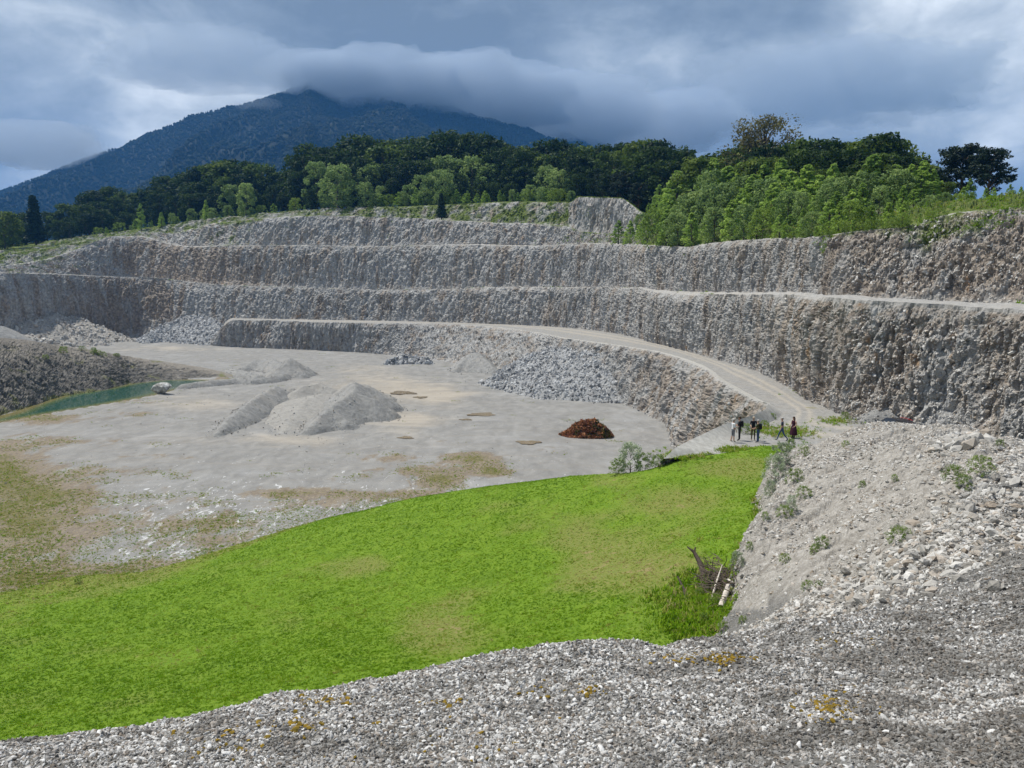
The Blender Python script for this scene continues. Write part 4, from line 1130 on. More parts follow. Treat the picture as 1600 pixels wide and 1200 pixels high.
def leaves(clumps, per, size, r, long=1.0, droop=.3):
    V, S = [], []
    for (c, rad, sh) in clumps:
        n = per
        u = r.normal(size=(n, 3)); u /= np.linalg.norm(u, axis=1, keepdims=True)
        p = np.asarray(c) + u * np.asarray(rad) * (.45 + .6 * r.random((n, 1)) ** .6)
        nn = u * .7 + r.normal(size=(n, 3)) * .55 + np.array([0, 0, droop]); nn /= np.linalg.norm(nn, axis=1, keepdims=True)
        t = np.cross(nn, r.normal(size=(n, 3))); t /= np.linalg.norm(t, axis=1, keepdims=True); b = np.cross(nn, t)
        s = size * r.uniform(.55, 1.35, (n, 1))
        V.append(np.stack([p - t * s * long, p - b * s * .6, p + t * s * long, p + b * s * .6], 1).reshape(-1, 3))
        S.append(np.repeat(np.clip(sh + r.normal(size=n) * .13, 0, 1), 4))
    V = np.concatenate(V); F = np.arange(len(V)).reshape(-1, 4)
    return V, F, np.concatenate(S)
def crown_env(kind, t):
    if kind in ('beech', 'oak'): return np.sqrt(np.clip(1 - ((t - .45) / .57) ** 2, 0, 1))
    if kind == 'birch': return np.clip(1.15 * (1 - t) ** 1.05 * (.75 + 1.3 * t), 0, 1) * .97 + .03
    if kind == 'willow': return np.sqrt(np.clip(1 - ((t - .40) / .64) ** 2, 0, 1))
    return np.sqrt(np.clip(1 - ((t - .2) / .85) ** 2, 0, 1))
def make_tree(kind, H, W_, seed, base=.15, nclump=44, per=56, csize=.11, lsize=.032):
    """returns trunk mesh and crown mesh of a tree H metres tall and about W_ wide"""
    r = np.random.default_rng(seed)
    tubes = []; clumps = []
    lean = r.normal(size=2) * .02 * H
    def axis(t): return np.array([lean[0] * t, lean[1] * t, t * H])
    top_t = {'spruce': .97, 'shrub': .35}.get(kind, .9)
    tr = H * (.016 if kind in ('birch', 'willow') else .020)
    tubes.append(tube([axis(t) + np.array([0, 0, -.3 if t == 0 else 0]) for t in np.linspace(0, top_t, 6)], [tr * (1.25 - 1.1 * t) for t in np.linspace(0, 1, 6)], 6))
    if kind == 'spruce':
        for lv in np.linspace(base, .98, 15):
            R_ = W_ / 2 * (1 - lv) ** .85 * 1.1 + .02 * H
            nb_ = 7
            for k in range(nb_):
                a = 2 * math.pi * (k + r.random() * .6) / nb_ + lv * 7
                for f in (.35, .7, 1.0):
                    q_ = axis(lv) + np.array([math.cos(a), math.sin(a), -.28 * f]) * np.array([R_ * f, R_ * f, R_])
                    clumps.append((q_, np.array([.045 * H, .045 * H, .022 * H]), .5 + r.normal() * .15))
        V, F, S = leaves(clumps, 7, lsize * H, r, 1.5, .1)
    else:
        flat = .45 if kind == 'pine' else .8
        gold = 2.39996
        for k in range(nclump):
            tcl = ((k + .5) / nclump) ** (.85)
            hz = base + (1 - base) * tcl
            e = crown_env(kind, tcl)
            a = k * gold + r.normal() * .5
            rr = W_ / 2 * e * (.55 + .5 * r.random() ** .7) * (1 + .25 * math.sin(a * 2 + seed))
            if kind == 'pine': rr = W_ / 2 * (.35 + .75 * r.random()) * (1.05 - .45 * tcl)
            q_ = axis(min(hz, .97)) + np.array([math.cos(a) * rr, math.sin(a) * rr, r.normal() * .015 * H])
            cs = csize * H * r.uniform(.7, 1.3)
            if kind == 'birch': cs *= 1.25 - .85 * tcl
            q_[2] = min(q_[2], H - cs * flat * .8)
            clumps.append((q_, np.array([cs, cs, cs * flat]), np.clip(.5 + r.normal() * .22, .05, .95)))
            if k % (2 if kind in ('pine', 'brown') else 4) == 0:
                st = axis(max(.08, hz - .18 - .1 * r.random()))
                tubes.append(tube([st, (st + q_) / 2 + np.array([0, 0, .03 * H]), q_], [tr * .45, tr * .28, tr * .1], 4, False))
        V, F, S = leaves(clumps, per, lsize * H, r, 1.15 if kind != 'pine' else 1.6)
    TV, TF = tri_grow(tubes)
    bark = M_BARKP if kind == 'pine' else M_BARK
    return (mesh_np(kind + '_trunk', TV, TF, (bark,), True), mesh_np(kind + '_crown', V, F, (LEAF[kind],), False, {'shade': ('POINT', S)}))
TREES = {}
TREES['beech'] = [make_tree('beech', 18, 11.5 + .7 * (i % 3), 500 + i, .10, 58, 58, .098, .024) for i in range(6)]
TREES['oak'] = [make_tree('oak', 16, 11, 520 + i, .10, 54, 58, .100, .026) for i in range(4)]
TREES['birch'] = [make_tree('birch', 8, 2.7 + .45 * (i % 3), 540 + i, .05, 46, 50, .068, .020) for i in range(7)]
TREES['willow'] = [make_tree('willow', 9, 5.4, 560 + i, .05, 50, 50, .092, .024) for i in range(4)]
TREES['spruce'] = [make_tree('spruce', 18, 6.0, 580 + i, .16, lsize=.030) for i in range(3)]
TREES['pine'] = [make_tree('pine', 13, 11.0, 600 + i, .30, 70, 74, .105, .020) for i in range(2)]
TREES['brown'] = [make_tree('brown', 20, 15, 620, .12, 110, 60, .085, .012)]
TREES['shrub'] = [make_tree('shrub', 3, 3.3, 640 + i, .03, 46, 44, .12, .026) for i in range(5)]
TREES['silver'] = [make_tree('shrub', 3, 2.5, 660 + i, .03, 46, 44, .11, .024) for i in range(3)]
for t_, c_ in TREES['silver']: c_.materials.clear(); c_.materials.append(LEAF['silver'])
REFH = {'beech': 18, 'oak': 16, 'birch': 8, 'willow': 9, 'spruce': 18, 'pine': 13, 'brown': 20, 'shrub': 3, 'silver': 3}
_tr = random.Random(3)
def plant(kind, name, loc, h, label, category='tree', group=None, var=None, wide=1.0):
    tm, cm = TREES[kind][(var if var is not None else _tr.randrange(99)) % len(TREES[kind])]
    e = bpy.data.objects.new(name, None); COL.objects.link(e)
    e.empty_display_size = .3
    e.location = loc; k = h / REFH[kind]; e.scale = (k * wide, k * wide, k); e.rotation_euler = (0, 0, _tr.uniform(0, 6.28))
    e['label'] = label; e['category'] = category
    if group: e['group'] = group
    sub = ('stem', 'foliage') if kind in ('shrub', 'silver') else ('trunk', 'crown')
    for nm, me in zip(sub, (tm, cm)):
        o = bpy.data.objects.new(nm, me); COL.objects.link(o); o.parent = e
    return e
topl = np.array([(-120, 340), (0, 330), (30, 335), (90, 328), (165, 290), (210, 301), (250, 281), (320, 262), (380, 251), (400, 256), (430, 268), (465, 262), (476, 226), (495, 215), (520, 231), (545, 208),
                 (575, 221), (600, 215), (650, 212), (690, 205), (750, 211), (800, 221), (850, 225), (900, 225), (960, 215), (992, 219), (1030, 215), (1060, 232), (1100, 246), (1125, 232), (1160, 222),
                 (1240, 218), (1280, 210), (1320, 220), (1350, 216), (1380, 212), (1410, 225), (1445, 246), (1480, 285), (1560, 288), (1640, 275), (1760, 270)])
def topy(px): return float(np.interp(px, topl[:, 0], topl[:, 1]))
def ordinal(n): return '%d%s' % (n, 'th' if 10 < n % 100 < 14 else {1: 'st', 2: 'nd', 3: 'rd'}.get(n % 10, 'th'))
def tree_row(pxs, dy, dtop, kinds, name, rowname, category='tree', jit=6, hjit=.08, base='y5c', group=None, minh=2., wide=1.0):
    yb = {'y5c': y5c, 'y4c': y4c, 'y3c': y3c}[base]
    n = 0
    for px in pxs:
        px = px + _tr.uniform(-jit, jit); c = col_A(px)
        Y = yb[c] + dy * _tr.uniform(.85, 1.15)
        loc = at_row(px, Y)
        tp = (dtop(px) if callable(dtop) else topy(px) + dtop) + _tr.uniform(-4, 6)
        h = max(minh, (Zof(tp, Y) - loc[2]) * _tr.uniform(1 - hjit, 1 + hjit * .3))
        k = _tr.choice(kinds)
        n += 1
        plant(k, name(k), (loc[0], loc[1], loc[2] - .15), h, '%s, %s from left in %s' % (DESC[k], ordinal(n), rowname), category, group, wide=wide * (_tr.uniform(1.05, 1.75) if k == 'birch' else _tr.uniform(.85, 1.25)))
DESC = {'beech': 'dark round tree', 'oak': 'yellowish broad tree', 'birch': 'slender pale tree', 'willow': 'greyish bushy tree', 'spruce': 'dark pointed spruce',
        'pine': 'dark pine', 'shrub': 'bright green shrub', 'silver': 'silvery leaved shrub', 'brown': 'half bare brownish tree'}
TN = {'beech': 'beech_tree', 'oak': 'oak_tree', 'birch': 'birch_tree', 'willow': 'willow_tree', 'spruce': 'spruce_tree', 'pine': 'pine_tree', 'shrub': 'shrub'}
nm = lambda k: TN[k]
tree_row(np.arange(300, 1120, 23), 62, 0, ['beech', 'beech', 'beech', 'oak', 'beech'], nm, 'back forest row above middle benches', group='forest above the middle benches')
tree_row(np.arange(300, 1110, 25), 46, 16, ['beech', 'beech', 'oak', 'beech'], nm, 'second forest row above middle benches', group='forest above the middle benches')
tree_row(np.arange(310, 1080, 27), 32, 36, ['beech', 'beech', 'beech', 'willow'], nm, 'third forest row above middle benches', group='forest above the middle benches')
tree_row(np.arange(330, 900, 26), 19, 62, ['beech', 'willow', 'beech'], nm, 'front forest row above middle benches', hjit=.2, group='forest above the middle benches')
tree_row(np.arange(-130, 320, 22), 52, 0, ['beech', 'beech', 'oak', 'beech'], nm, 'back row of dark wood over left wall', group='dark wood over the left wall')
tree_row(np.arange(-130, 320, 24), 36, 16, ['beech', 'beech', 'beech'], nm, 'middle row of dark wood over left wall', group='dark wood over the left wall')
tree_row(np.arange(-120, 300, 26), 20, 30, ['beech', 'beech', 'beech'], nm, 'front row of dark wood over left wall', group='dark wood over the left wall')
tree_row(np.arange(1100, 1470, 23), 46, 0, ['beech', 'oak', 'oak', 'beech'], nm, 'back row of grove over right wall', group='grove over the right wall')
tree_row(np.arange(1085, 1470, 24), 30, 22, ['oak', 'beech', 'oak'], nm, 'second row of grove over right wall', group='grove over the right wall')
tree_row(np.arange(1440, 1790, 26), 34, 22, ['beech', 'willow', 'birch'], nm, 'tree row at far right plateau edge', group='grove over the right wall')
tree_row(np.arange(1425, 1660, 19), 8, lambda px: 278, ['birch', 'willow', 'birch', 'oak'], nm, 'tree row right of the young trees', group='trees right of the young trees', hjit=.4)
# pale young trees on the plateau edge to the right
bt = lambda a: (lambda px: float(np.interp(px, [960, 1000, 1060, 1100, 1200, 1300, 1400, 1440, 1480, 1560, 1620], [335, 318, 262, 256, 258, 258, 256, 262, 290, 300, 300])) + a)
tree_row(np.arange(1035, 1470, 20), 9, bt(-10), ['birch', 'birch', 'oak', 'birch'], nm, 'fourth row of young trees over right wall', group='young trees over the right wall', hjit=.22)
tree_row(np.arange(1015, 1470, 20), 1, bt(4), ['birch', 'birch', 'birch', 'willow'], nm, 'third row of young trees over right wall', group='young trees over the right wall', hjit=.26)
tree_row(np.arange(990, 1455, 20), -11, bt(24), ['birch', 'birch', 'willow', 'birch'], nm, 'second row of young trees over right wall', group='young trees over the right wall', hjit=.30)
tree_row(np.arange(968, 1420, 19), 4, lambda px: float(np.interp(px, [960, 1000, 1050, 1250, 1420], [338, 330, 316, 312, 312])), ['birch', 'willow', 'birch', 'shrub'], nm, 'front row of young trees over right wall', base='y3c', group='young trees over the right wall', hjit=.32, minh=2.5)
# scrub along the rims
tree_row(np.arange(590, 900, 11), 5, lambda px: 293, ['birch', 'shrub', 'willow', 'birch'], nm, 'scrub along rim of topmost bench', 'bush', group='scrub along the rim of the topmost bench', hjit=.3, minh=2.2)
tree_row(np.arange(150, 480, 13), 4, lambda px: float(np.interp(px, [150, 300, 480], [352, 330, 312])), ['shrub', 'birch', 'willow'], nm, 'scrub at forest foot over brown wall', 'bush', group='scrub at the foot of the forest', hjit=.45, minh=1.6)
tree_row(np.arange(1440, 1640, 9), 3, lambda px: 300, ['shrub', 'willow', 'birch', 'birch'], nm, 'scrub on rim at far right', 'bush', group='scrub on the rim at the far right', hjit=.4, base='y4c', minh=1.2)
tree_row(np.arange(1240, 1480, 15), 0, lambda px: float(np.interp(px, [1240, 1480], [356, 322])), ['shrub', 'shrub', 'birch'], nm, 'low scrub below young trees', 'bush', group='low scrub below the young trees', hjit=.4, base='y3c', minh=1.0)
tree_row(np.arange(900, 1000, 12), 16, lambda px: 272, ['pine', 'beech', 'pine'], nm, 'dark clump above rock outcrop', group='dark trees above the rock outcrop', hjit=.2)
# trees that stand out
def solo(kind, px, top, Y, label, name=None, wide=1.0, var=None, base=None):
    loc = at_row(px, Y) if base is None else base
    h = Zof(top, Y) - loc[2]
    return plant(kind, name or TN.get(kind, kind), (loc[0], loc[1], loc[2] - .1), h, label, 'tree' if kind not in ('shrub', 'silver') else 'bush', None, var, wide)
yb = lambda px, d=0: y5c[col_A(px)] + d
solo('spruce', 57, 306, yb(57, 14), 'tall dark spruce standing out of the wood at the far left')
solo('oak', 8, 330, yb(8, 8), 'bright yellow green tree at the left picture edge', wide=1.1)
solo('willow', 528, 257, yb(528, 3), 'large pale willow standing in front of the dark forest', 'willow_tree', 1.25, 0)
solo('willow', 572, 284, yb(572, 2), 'smaller rounded willow touching the large pale willow', 'willow_tree', 1.1, 1)
solo('willow', 385, 286, yb(385, 2), 'pale willow in front of the forest over the brown wall', 'willow_tree', 1.0, 2)
solo('birch', 221, 318, yb(221, -4), 'tall pale young tree over the left hump of the quarry rim', 'birch_tree', 1.0, 1)
solo('birch', 253, 331, yb(253, -2), 'short pale young tree beside the taller one over the left hump', 'birch_tree', 1.2, 2)
solo('birch', 322, 312, yb(322, -1), 'pale slender tree at the forest edge over the brown wall', 'birch_tree', 1.0, 3)
solo('spruce', 690, 302, y4c[col_A(690)] + 4, 'small lone conifer on the upper bench edge', 'young_spruce_tree', 1.1, 1)
solo('willow', 697, 270, yb(697, 6), 'pale bushy tree behind the small lone conifer', 'willow_tree', .9, 3)
solo('brown', 1190, 182, yb(1190, 40), 'tall half bare brownish tree towering over the young trees', 'half_bare_tree', 1.0)
solo('pine', 1500, 228, yb(1500, 26), 'dark spreading pine, the left of two at the right rim', 'pine_tree', 1.15, 0)
solo('pine', 1543, 232, yb(1543, 22), 'dark spreading pine, the right of two at the right rim', 'pine_tree', 1.0, 1)
solo('beech', 742, 208, yb(742, 50), 'dark pine like tree with bare trunk in the forest middle', 'beech_tree', .8)

# ------------------------------------------------------------------ grass
def tuft_mesh(name, seed, mat, nb=12, h=1.0, spread=.5, wid=.07):
    r = np.random.default_rng(seed); V, F = [], []
    for k in range(nb):
        a = r.uniform(0, 6.28); b = r.normal(size=2) * spread * .5; l = h * r.uniform(.5, 1.1); tilt = r.uniform(.15, .75)
        p0 = np.array([b[0], b[1], -.05]); dirv = np.array([math.cos(a) * tilt, math.sin(a) * tilt, 1.]); dirv /= np.linalg.norm(dirv)
        sd_ = np.array([-math.sin(a), math.cos(a), 0]) * wid
        p1 = p0 + dirv * l * .6; p2 = p0 + dirv * l + np.array([math.cos(a), math.sin(a), -.4]) * l * .18
        n = len(V); V += [p0 - sd_, p0 + sd_, p1 + sd_ * .8, p1 - sd_ * .8, p2]
        F += [(n, n + 1, n + 2), (n, n + 2, n + 3), (n + 3, n + 2, n + 4)]
    return mesh_np(name, np.array(V), np.array(F), (mat,))
def grass_mat():
    M = Mat('grass_blade')
    t = M.attr('tint', 'INSTANCER')
    c = M.ramp(t, ((.0, (.075, .155, .008)), (.30, (.138, .268, .010)), (.55, (.205, .33, .019)), (.78, (.31, .32, .075)), (1., (.46, .37, .19))))
    M.color(c).rough(.8); M.b.inputs['Specular IOR Level'].default_value = .03
    tr = M.n.new('ShaderNodeBsdfTranslucent'); M.l.new(c, tr.inputs[0]); mx = M.n.new('ShaderNodeMixShader'); mx.inputs[0].default_value = .35
    M.l.new(M.b.outputs[0], mx.inputs[1]); M.l.new(tr.outputs[0], mx.inputs[2]); M.l.new(mx.outputs[0], M.out.inputs[0])
    return M.m
M_GRASS = grass_mat()
C_TUFT = proto_collection('grass_variants', [tuft_mesh('grass_tuft', 700 + i, M_GRASS, 13, 1., .75, .075) for i in range(8)])
r = np.random.default_rng(21)
n = 400000
xy = np.stack([r.uniform(-62, 22, n), r.uniform(15, 74, n)], 1)
zz = meadow_f(xy / 10.)
ok = (zz > FLOOR - .1) & (spoil_at(xy[:, 0], xy[:, 1]) < zz + .05)
ps, pe = platform_side(xy); ok &= ~((ps > .3 + r.normal(size=n) * .6) & (pe > -.8))
hxp = CX + FPX * xy[:, 0] / (xy[:, 1] * math.cos(PITCH) - zz * math.sin(PITCH)); ok &= (hxp > -330) & (hxp < 1300)
ok &= r.random(n) < np.clip((34 / xy[:, 1]) ** 1.3, .25, 1)
xy = xy[ok]; zz = meadow_z(xy); n = len(xy)
q3 = np.concatenate([xy, np.zeros((n, 1))], 1)
dr = dryness(xy)
patch = fbm(q3 * .45, 4, 81); clump = fbm(q3 * 1.6, 3, 82)
thin = r.random(n) < np.clip(1.15 - dr * 1.6 - np.clip(patch - .18, 0, 1) * 1.2, .12, 1)
xy, zz, dr, patch, clump = xy[thin], zz[thin], dr[thin], patch[thin], clump[thin]; n = len(xy)
h = (.036 + .040 * r.random(n) ** 2) * (1 + .8 * np.clip(clump, 0, 1)) * (1 + np.clip(-dr + .1, 0, 1))
tint = np.clip(.34 + patch * .34 + clump * .22 + dr * 1.0 + r.normal(size=n) * .12, 0, 1)
rt = np.stack([r.normal(size=n) * .15, r.normal(size=n) * .15, r.uniform(0, 6.28, n)], 1)
scatter('meadow_grass', np.stack([xy[:, 0], xy[:, 1], zz], 1), rt, np.stack([h * 1.3, h * 1.3, h], 1), C_TUFT, None, 'short bright green grass covering the sloping meadow', 'grass', tint)
# the meadow thins out raggedly on the quarry floor
n2 = 120000; xy2 = np.stack([r.uniform(-60, 4, n2), r.uniform(40, 76, n2)], 1); zm2 = meadow_f(xy2 / 10.)
q32 = np.concatenate([xy2, np.zeros((n2, 1))], 1)
ok2 = (zm2 > -22.2 + fbm(q32 * .3, 3, 85) * 1.3 + r.random(n2) * 1.2) & (zm2 < -20.1)
xy2, zm2 = xy2[ok2][:14000], zm2[ok2][:14000]; n2 = len(xy2)
q32 = np.concatenate([xy2, np.zeros((n2, 1))], 1)
zf2 = np.maximum(meadow_z(xy2), FLOOR + fbm(q32 * .06, 4, 31) * .35 + fbm(q32 * .5, 3, 33) * .06)
h2 = .05 + .11 * r.random(n2) ** 2
scatter('dry_grass', np.concatenate([xy2, zf2[:, None]], 1), np.stack([r.normal(size=n2) * .2, r.normal(size=n2) * .2, r.uniform(0, 6.28, n2)], 1), h2, C_TUFT, None, 'thin ragged grass along the lower edge of the meadow', 'grass', np.clip(.62 + r.normal(size=n2) * .2, 0, 1))
# dry grass patches on the quarry floor, and greenery on benches
m = np.nonzero((vegF + fbm(q3 := np.concatenate([q, np.zeros((len(q), 1))], 1) * .35, 4, 83) * .9 > .52))[0]
w_ = np.linalg.norm(q[m], axis=1) ** 1.0
k = r.choice(m, 22000, p=w_ / w_.sum())
jit = r.normal(size=(22000, 2)) * .5
pts = np.concatenate([q[k] + jit, fz[k][:, None]], 1)
sel = (sd[k] > .3)
pts = pts[sel]; n = len(pts); h = .06 + .14 * r.random(n) ** 3
scatter('dry_grass', pts, np.stack([r.normal(size=n) * .15, r.normal(size=n) * .15, r.uniform(0, 6.28, n)], 1), h, C_TUFT, None, 'thin dry grass and weeds in patches on the quarry floor', 'grass', np.clip(r.normal(size=n) * .17 + .72, 0, 1))
def veg_rows(rows, count, thr, hmin, hmax, seed, name, label, tint0=.55):
    r = np.random.default_rng(seed)
    i = r.integers(rows[0], rows[1], count * 6); j = r.integers(0, NC, count * 6)
    p = AV[i, j]
    keep = vegA[i, j] + fbm(p * .22, 4, 5 + seed) * .9 + r.normal(size=len(i)) * .05 > thr
    p = p[keep][:count]; n = len(p); h = hmin + (hmax - hmin) * r.random(n) ** 2
    scatter(name, p, np.stack([r.normal(size=n) * .2, r.normal(size=n) * .2, r.uniform(0, 6.28, n)], 1), h, C_TUFT, None, label, 'weeds', np.clip(tint0 + r.normal(size=n) * .18, 0, 1))
veg_rows((seg_start[2] + 8, seg_start[4]), 9000, .66, .10, .38, 1, 'weeds', 'rough green weeds growing on the right rock slope below the young trees', .40)
veg_rows((seg_start[4], seg_start[8] + 6), 12000, .55, .12, .5, 2, 'weeds', 'rough grass and weeds on the upper benches and rims', .52)
veg_rows((seg_start[1], seg_start[2]), 900, .42, .15, .5, 3, 'weeds', 'thin weeds along the foot of the wide middle bench', .5)
# ================================================================== the wooded mountain, cloud on it and the air between
mpx = np.arange(-420, 1500, 5.0)
rl = np.array([(-420, 345, 3100), (-200, 332, 3000), (0, 300, 2900), (110, 259, 2850), (200, 226, 2800), (300, 181, 2800), (380, 165, 2800), (445, 146, 2800), (480, 131, 2800), (500, 140, 2800), (535, 158, 2850), (575, 146, 2900), (650, 150, 3000), (750, 168, 3200),
               (850, 192, 3500), (950, 216, 4000), (1060, 266, 4400), (1200, 350, 4700), (1500, 420, 5000)])
ry = np.interp(mpx, rl[:, 0], rl[:, 1]); rY = crom(rl[:, 0], rl[:, 2], mpx)
rz = np.array([Zof(a, b) for a, b in zip(ry, rY)])
NM = 90
rows = []
for i in range(NM):
    t = i / (NM - 1.)
    Y = 1250 * (1 - t) + rY * t
    z = 25 + (rz - 25) * (t ** 1.12)
    rows.append((Y, z))
for i in range(1, 12):
    t = i / 11.; rows.append((rY + 1500 * t, rz * (1 - t) + (-20) * t))
MY = np.array([a for a, b in rows]); MZ = np.array([b for a, b in rows])
MXw = (mpx - CX)[None] / FPX * (MY * math.cos(PITCH) - MZ * math.sin(PITCH))
fl_ = np.stack([MXw, MY, MZ], -1).reshape(-1, 3)
tt = np.clip(np.repeat(np.concatenate([np.linspace(0, 1, NM), np.linspace(1, 0, 11)])[:, None], len(mpx), 1).ravel(), 0, 1)
wgt = np.sin(np.clip(tt, 0, 1) * math.pi * .985)
g = fbm(fl_ * np.array([.0028, .0012, .0]), 5, 301, .55)
fl_[:, 2] += (1 - np.abs(g) * 3.0) * 95 * wgt - 40 * wgt + fbm(fl_ * .008, 4, 303) * 22 * wgt + fbm(fl_ * .03, 3, 305) * 6
MMT = Mat('forest_floor_mountain')
mn = MMT.noise(.012, detail=8, rough=.7)
MMT.color(MMT.ramp(mn, ((.35, (.005, .010, .006)), (.65, (.009, .016, .008)))))
MOUNT = link('mountain', mesh_np('mountain', fl_, grid_faces(len(rows), len(mpx)), (MMT.m,), True), kind='structure')
# the mountain forest, far off and one mass
def far_tree(name, seed, conifer):
    r = np.random.default_rng(seed); V, F = [], []
    n = 7
    prof = [(0.0, .34), (.12, .40), (.4, .30), (.7, .16), (1., .0)] if conifer else [(0., .30), (.3, .48), (.6, .50), (.85, .30), (1., .0)]
    for h_, rr in prof:
        for k in range(n):
            a = 6.283 * k / n + h_; q_ = rr * r.uniform(.75, 1.2)
            V.append((q_ * math.cos(a), q_ * math.sin(a), h_))
    for i in range(len(prof) - 1):
        for k in range(n): F.append((i * n + k, i * n + (k + 1) % n, (i + 1) * n + (k + 1) % n, (i + 1) * n + k))
    return mesh_np(name, np.array(V), np.array(F), (M_FAR,))
MF = Mat('distant_tree')
MF.color(MF.ramp(MF.attr('tint', 'INSTANCER'), ((.1, (.009, .017, .011)), (.6, (.015, .026, .013)), (1., (.022, .036, .015))))).rough(.9)
M_FAR = MF.m
C_FAR = proto_collection('far_tree_variants', [far_tree('far_tree', 900 + i, i < 3) for i in range(5)])
r = np.random.default_rng(77)
MG = fl_.reshape(len(rows), len(mpx), 3)
n = 120000
ti = r.random(n) ** .75 * (NM + 2); tj = r.uniform(0, len(mpx) - 2, n)
i0 = np.minimum(ti.astype(int), NM + 2); j0 = tj.astype(int); a = (ti - i0)[:, None]; b = (tj - j0)[:, None]
p = MG[i0, j0] * (1 - a) * (1 - b) + MG[i0 + 1, j0] * a * (1 - b) + MG[i0, j0 + 1] * (1 - a) * b + MG[i0 + 1, j0 + 1] * a * b
hh = r.uniform(7, 11, n)
keep = (fbm(p * .004, 4, 311) + r.normal(size=n) * .1 > -.55)
p, hh = p[keep], hh[keep]; n = len(p)
tint = np.clip(.42 + fbm(p * .006, 4, 313) * .5 + r.normal(size=n) * .15, 0, 1)
scatter('mountain_forest', p - np.array([0, 0, 1.]), np.stack([r.normal(size=n) * .04, r.normal(size=n) * .04, r.uniform(0, 6.28, n)], 1), np.stack([hh * .85, hh * .85, hh], 1), C_FAR, None,
        'dense forest covering the mountain whose top is in cloud', 'forest', tint)
# cloud resting on the mountain
def cloud(name, c, size, seed, dens, label, lump=.35, sub=5):
    import bmesh
    bm = bmesh.new(); bmesh.ops.create_icosphere(bm, subdivisions=sub, radius=1)
    V = np.array([v.co[:] for v in bm.verts]); F = np.array([[v.index for v in f.verts] for f in bm.faces]); bm.free()
    q_ = V * np.asarray(size) / 260.
    d = fbm(q_ * 1.5 + seed * 5.3, 6, seed, .62)
    billow = 1 - np.abs(fbm(q_ * 2.1 + seed, 4, seed + 3, .55)) * 2
    V = V * (1 + d[:, None] * lump * 1.6 + (billow[:, None] - .5) * lump * .45) * np.asarray(size)
    m = bpy.data.materials.new(name); m.use_nodes = True; nt = m.node_tree; nt.nodes.clear()
    out = nt.nodes.new('ShaderNodeOutputMaterial'); vol = nt.nodes.new('ShaderNodeVolumePrincipled')
    vol.inputs['Color'].default_value = CLOUD_COL; vol.inputs['Density'].default_value = dens; vol.inputs['Anisotropy'].default_value = .0
    nt.links.new(vol.outputs[0], out.inputs['Volume'])
    link(name, mesh_np(name, V, F, (m,), True), None, label, 'cloud', None, 'stuff', tuple(c))
CLOUD_COL = (.62, .70, .80, 1)  # greyed albedo: shade from the cloud deck above is put into the colour
def cl(px, py, Y): return P(px, py, Y)
for k_, (px_, py_, Y_, sz_c, dn, lab) in enumerate((
        (600, 126, 2740, (320, 190, 92), .0085, 'grey cloud lying on the mountain top'), (720, 146, 2850, (390, 210, 115), .008, 'grey cloud covering the ridge right of the mountain top'),
        (860, 172, 3050, (410, 210, 112), .008, 'grey cloud hiding the right shoulder of the mountain'), (1010, 194, 3300, (430, 230, 115), .0075, 'low grey cloud at the right end of the mountain'),
        (505, 116, 2680, (210, 130, 60), .0075, 'thin mist patch on the highest visible ridge'), (640, 158, 2700, (240, 120, 40), .0022, 'ragged mist strip drifting below the cloud'),
        (860, 196, 3100, (260, 120, 44), .0022, 'ragged mist strip over the right mountain slope'), (400, 162, 2560, (90, 60, 22), .002, 'small mist wisp on the left ridge'),
        (30, 225, 2600, (260, 200, 62), .006, 'pale low cloud over the far left ridge'), (330, 95, 3300, (420, 260, 110), .004, 'pale cloud behind the left ridge'), (1330, 130, 4200, (700, 420, 180), .0035, 'broad grey cloud above the right hand trees'))):
    cloud('cloud', cl(px_, py_, Y_), sz_c, 41 + k_, dn, lab, .34, 5)
# the air itself
m = bpy.data.materials.new('haze'); m.use_nodes = True; nt = m.node_tree; nt.nodes.clear()
out = nt.nodes.new('ShaderNodeOutputMaterial'); vol = nt.nodes.new('ShaderNodeVolumePrincipled')
vol.inputs['Color'].default_value = (.13, .42, 1.0, 1); vol.inputs['Density'].default_value = .0001; vol.inputs['Anisotropy'].default_value = 0
nt.links.new(vol.outputs[0], out.inputs['Volume'])
x0, x1, y0, y1, z0, z1 = -6500, 6500, -400, 6900, -34, 800
V = np.array([(x, y, z) for z in (z0, z1) for y in (y0, y1) for x in (x0, x1)], float)
F = np.array([(0, 2, 3, 1), (4, 5, 7, 6), (0, 1, 5, 4), (2, 6, 7, 3), (0, 4, 6, 2), (1, 3, 7, 5)])
HZ = link('haze', mesh_np('haze', V, F, (m,)), None, 'thin blue haze filling the air in front of the mountain', 'haze', None, 'stuff')
HZ.display_type = 'WIRE'
# ================================================================== stones of the gravel bank
r = np.random.default_rng(91)
n = 620000
ta = r.uniform(-.98, 1.10, n); Y = np.exp(r.uniform(math.log(1.15), math.log(24), n)); X = ta * Y
z = spoil_at(X, Y)
hx = CX + FPX * X / (Y * math.cos(PITCH) - z * math.sin(PITCH)); hy = HOR - z / Y * FPX
dist = hy - np.interp(hx, lx, ly)
ok = ((dist > -8 + r.normal(size=n) * 14) & (hx > 1280)) | ((hx <= 1290) & (Y < 13))
ok &= fbm(np.stack([X, Y, z], 1) * 1.1, 3, 96) > -.62 + r.normal(size=n) * .12
X, Y, z = X[ok], Y[ok], z[ok]; n = len(X)
s_ = (.0042 + .0100 * r.random(n) ** 3.2) * (np.maximum(Y, 2.2) / 3.0) ** .62
patch = fbm(np.stack([X, Y, z], 1) * .8, 3, 97)
dkp = fbm(np.stack([X, Y, z], 1) * 2.4, 5, 99, .65)
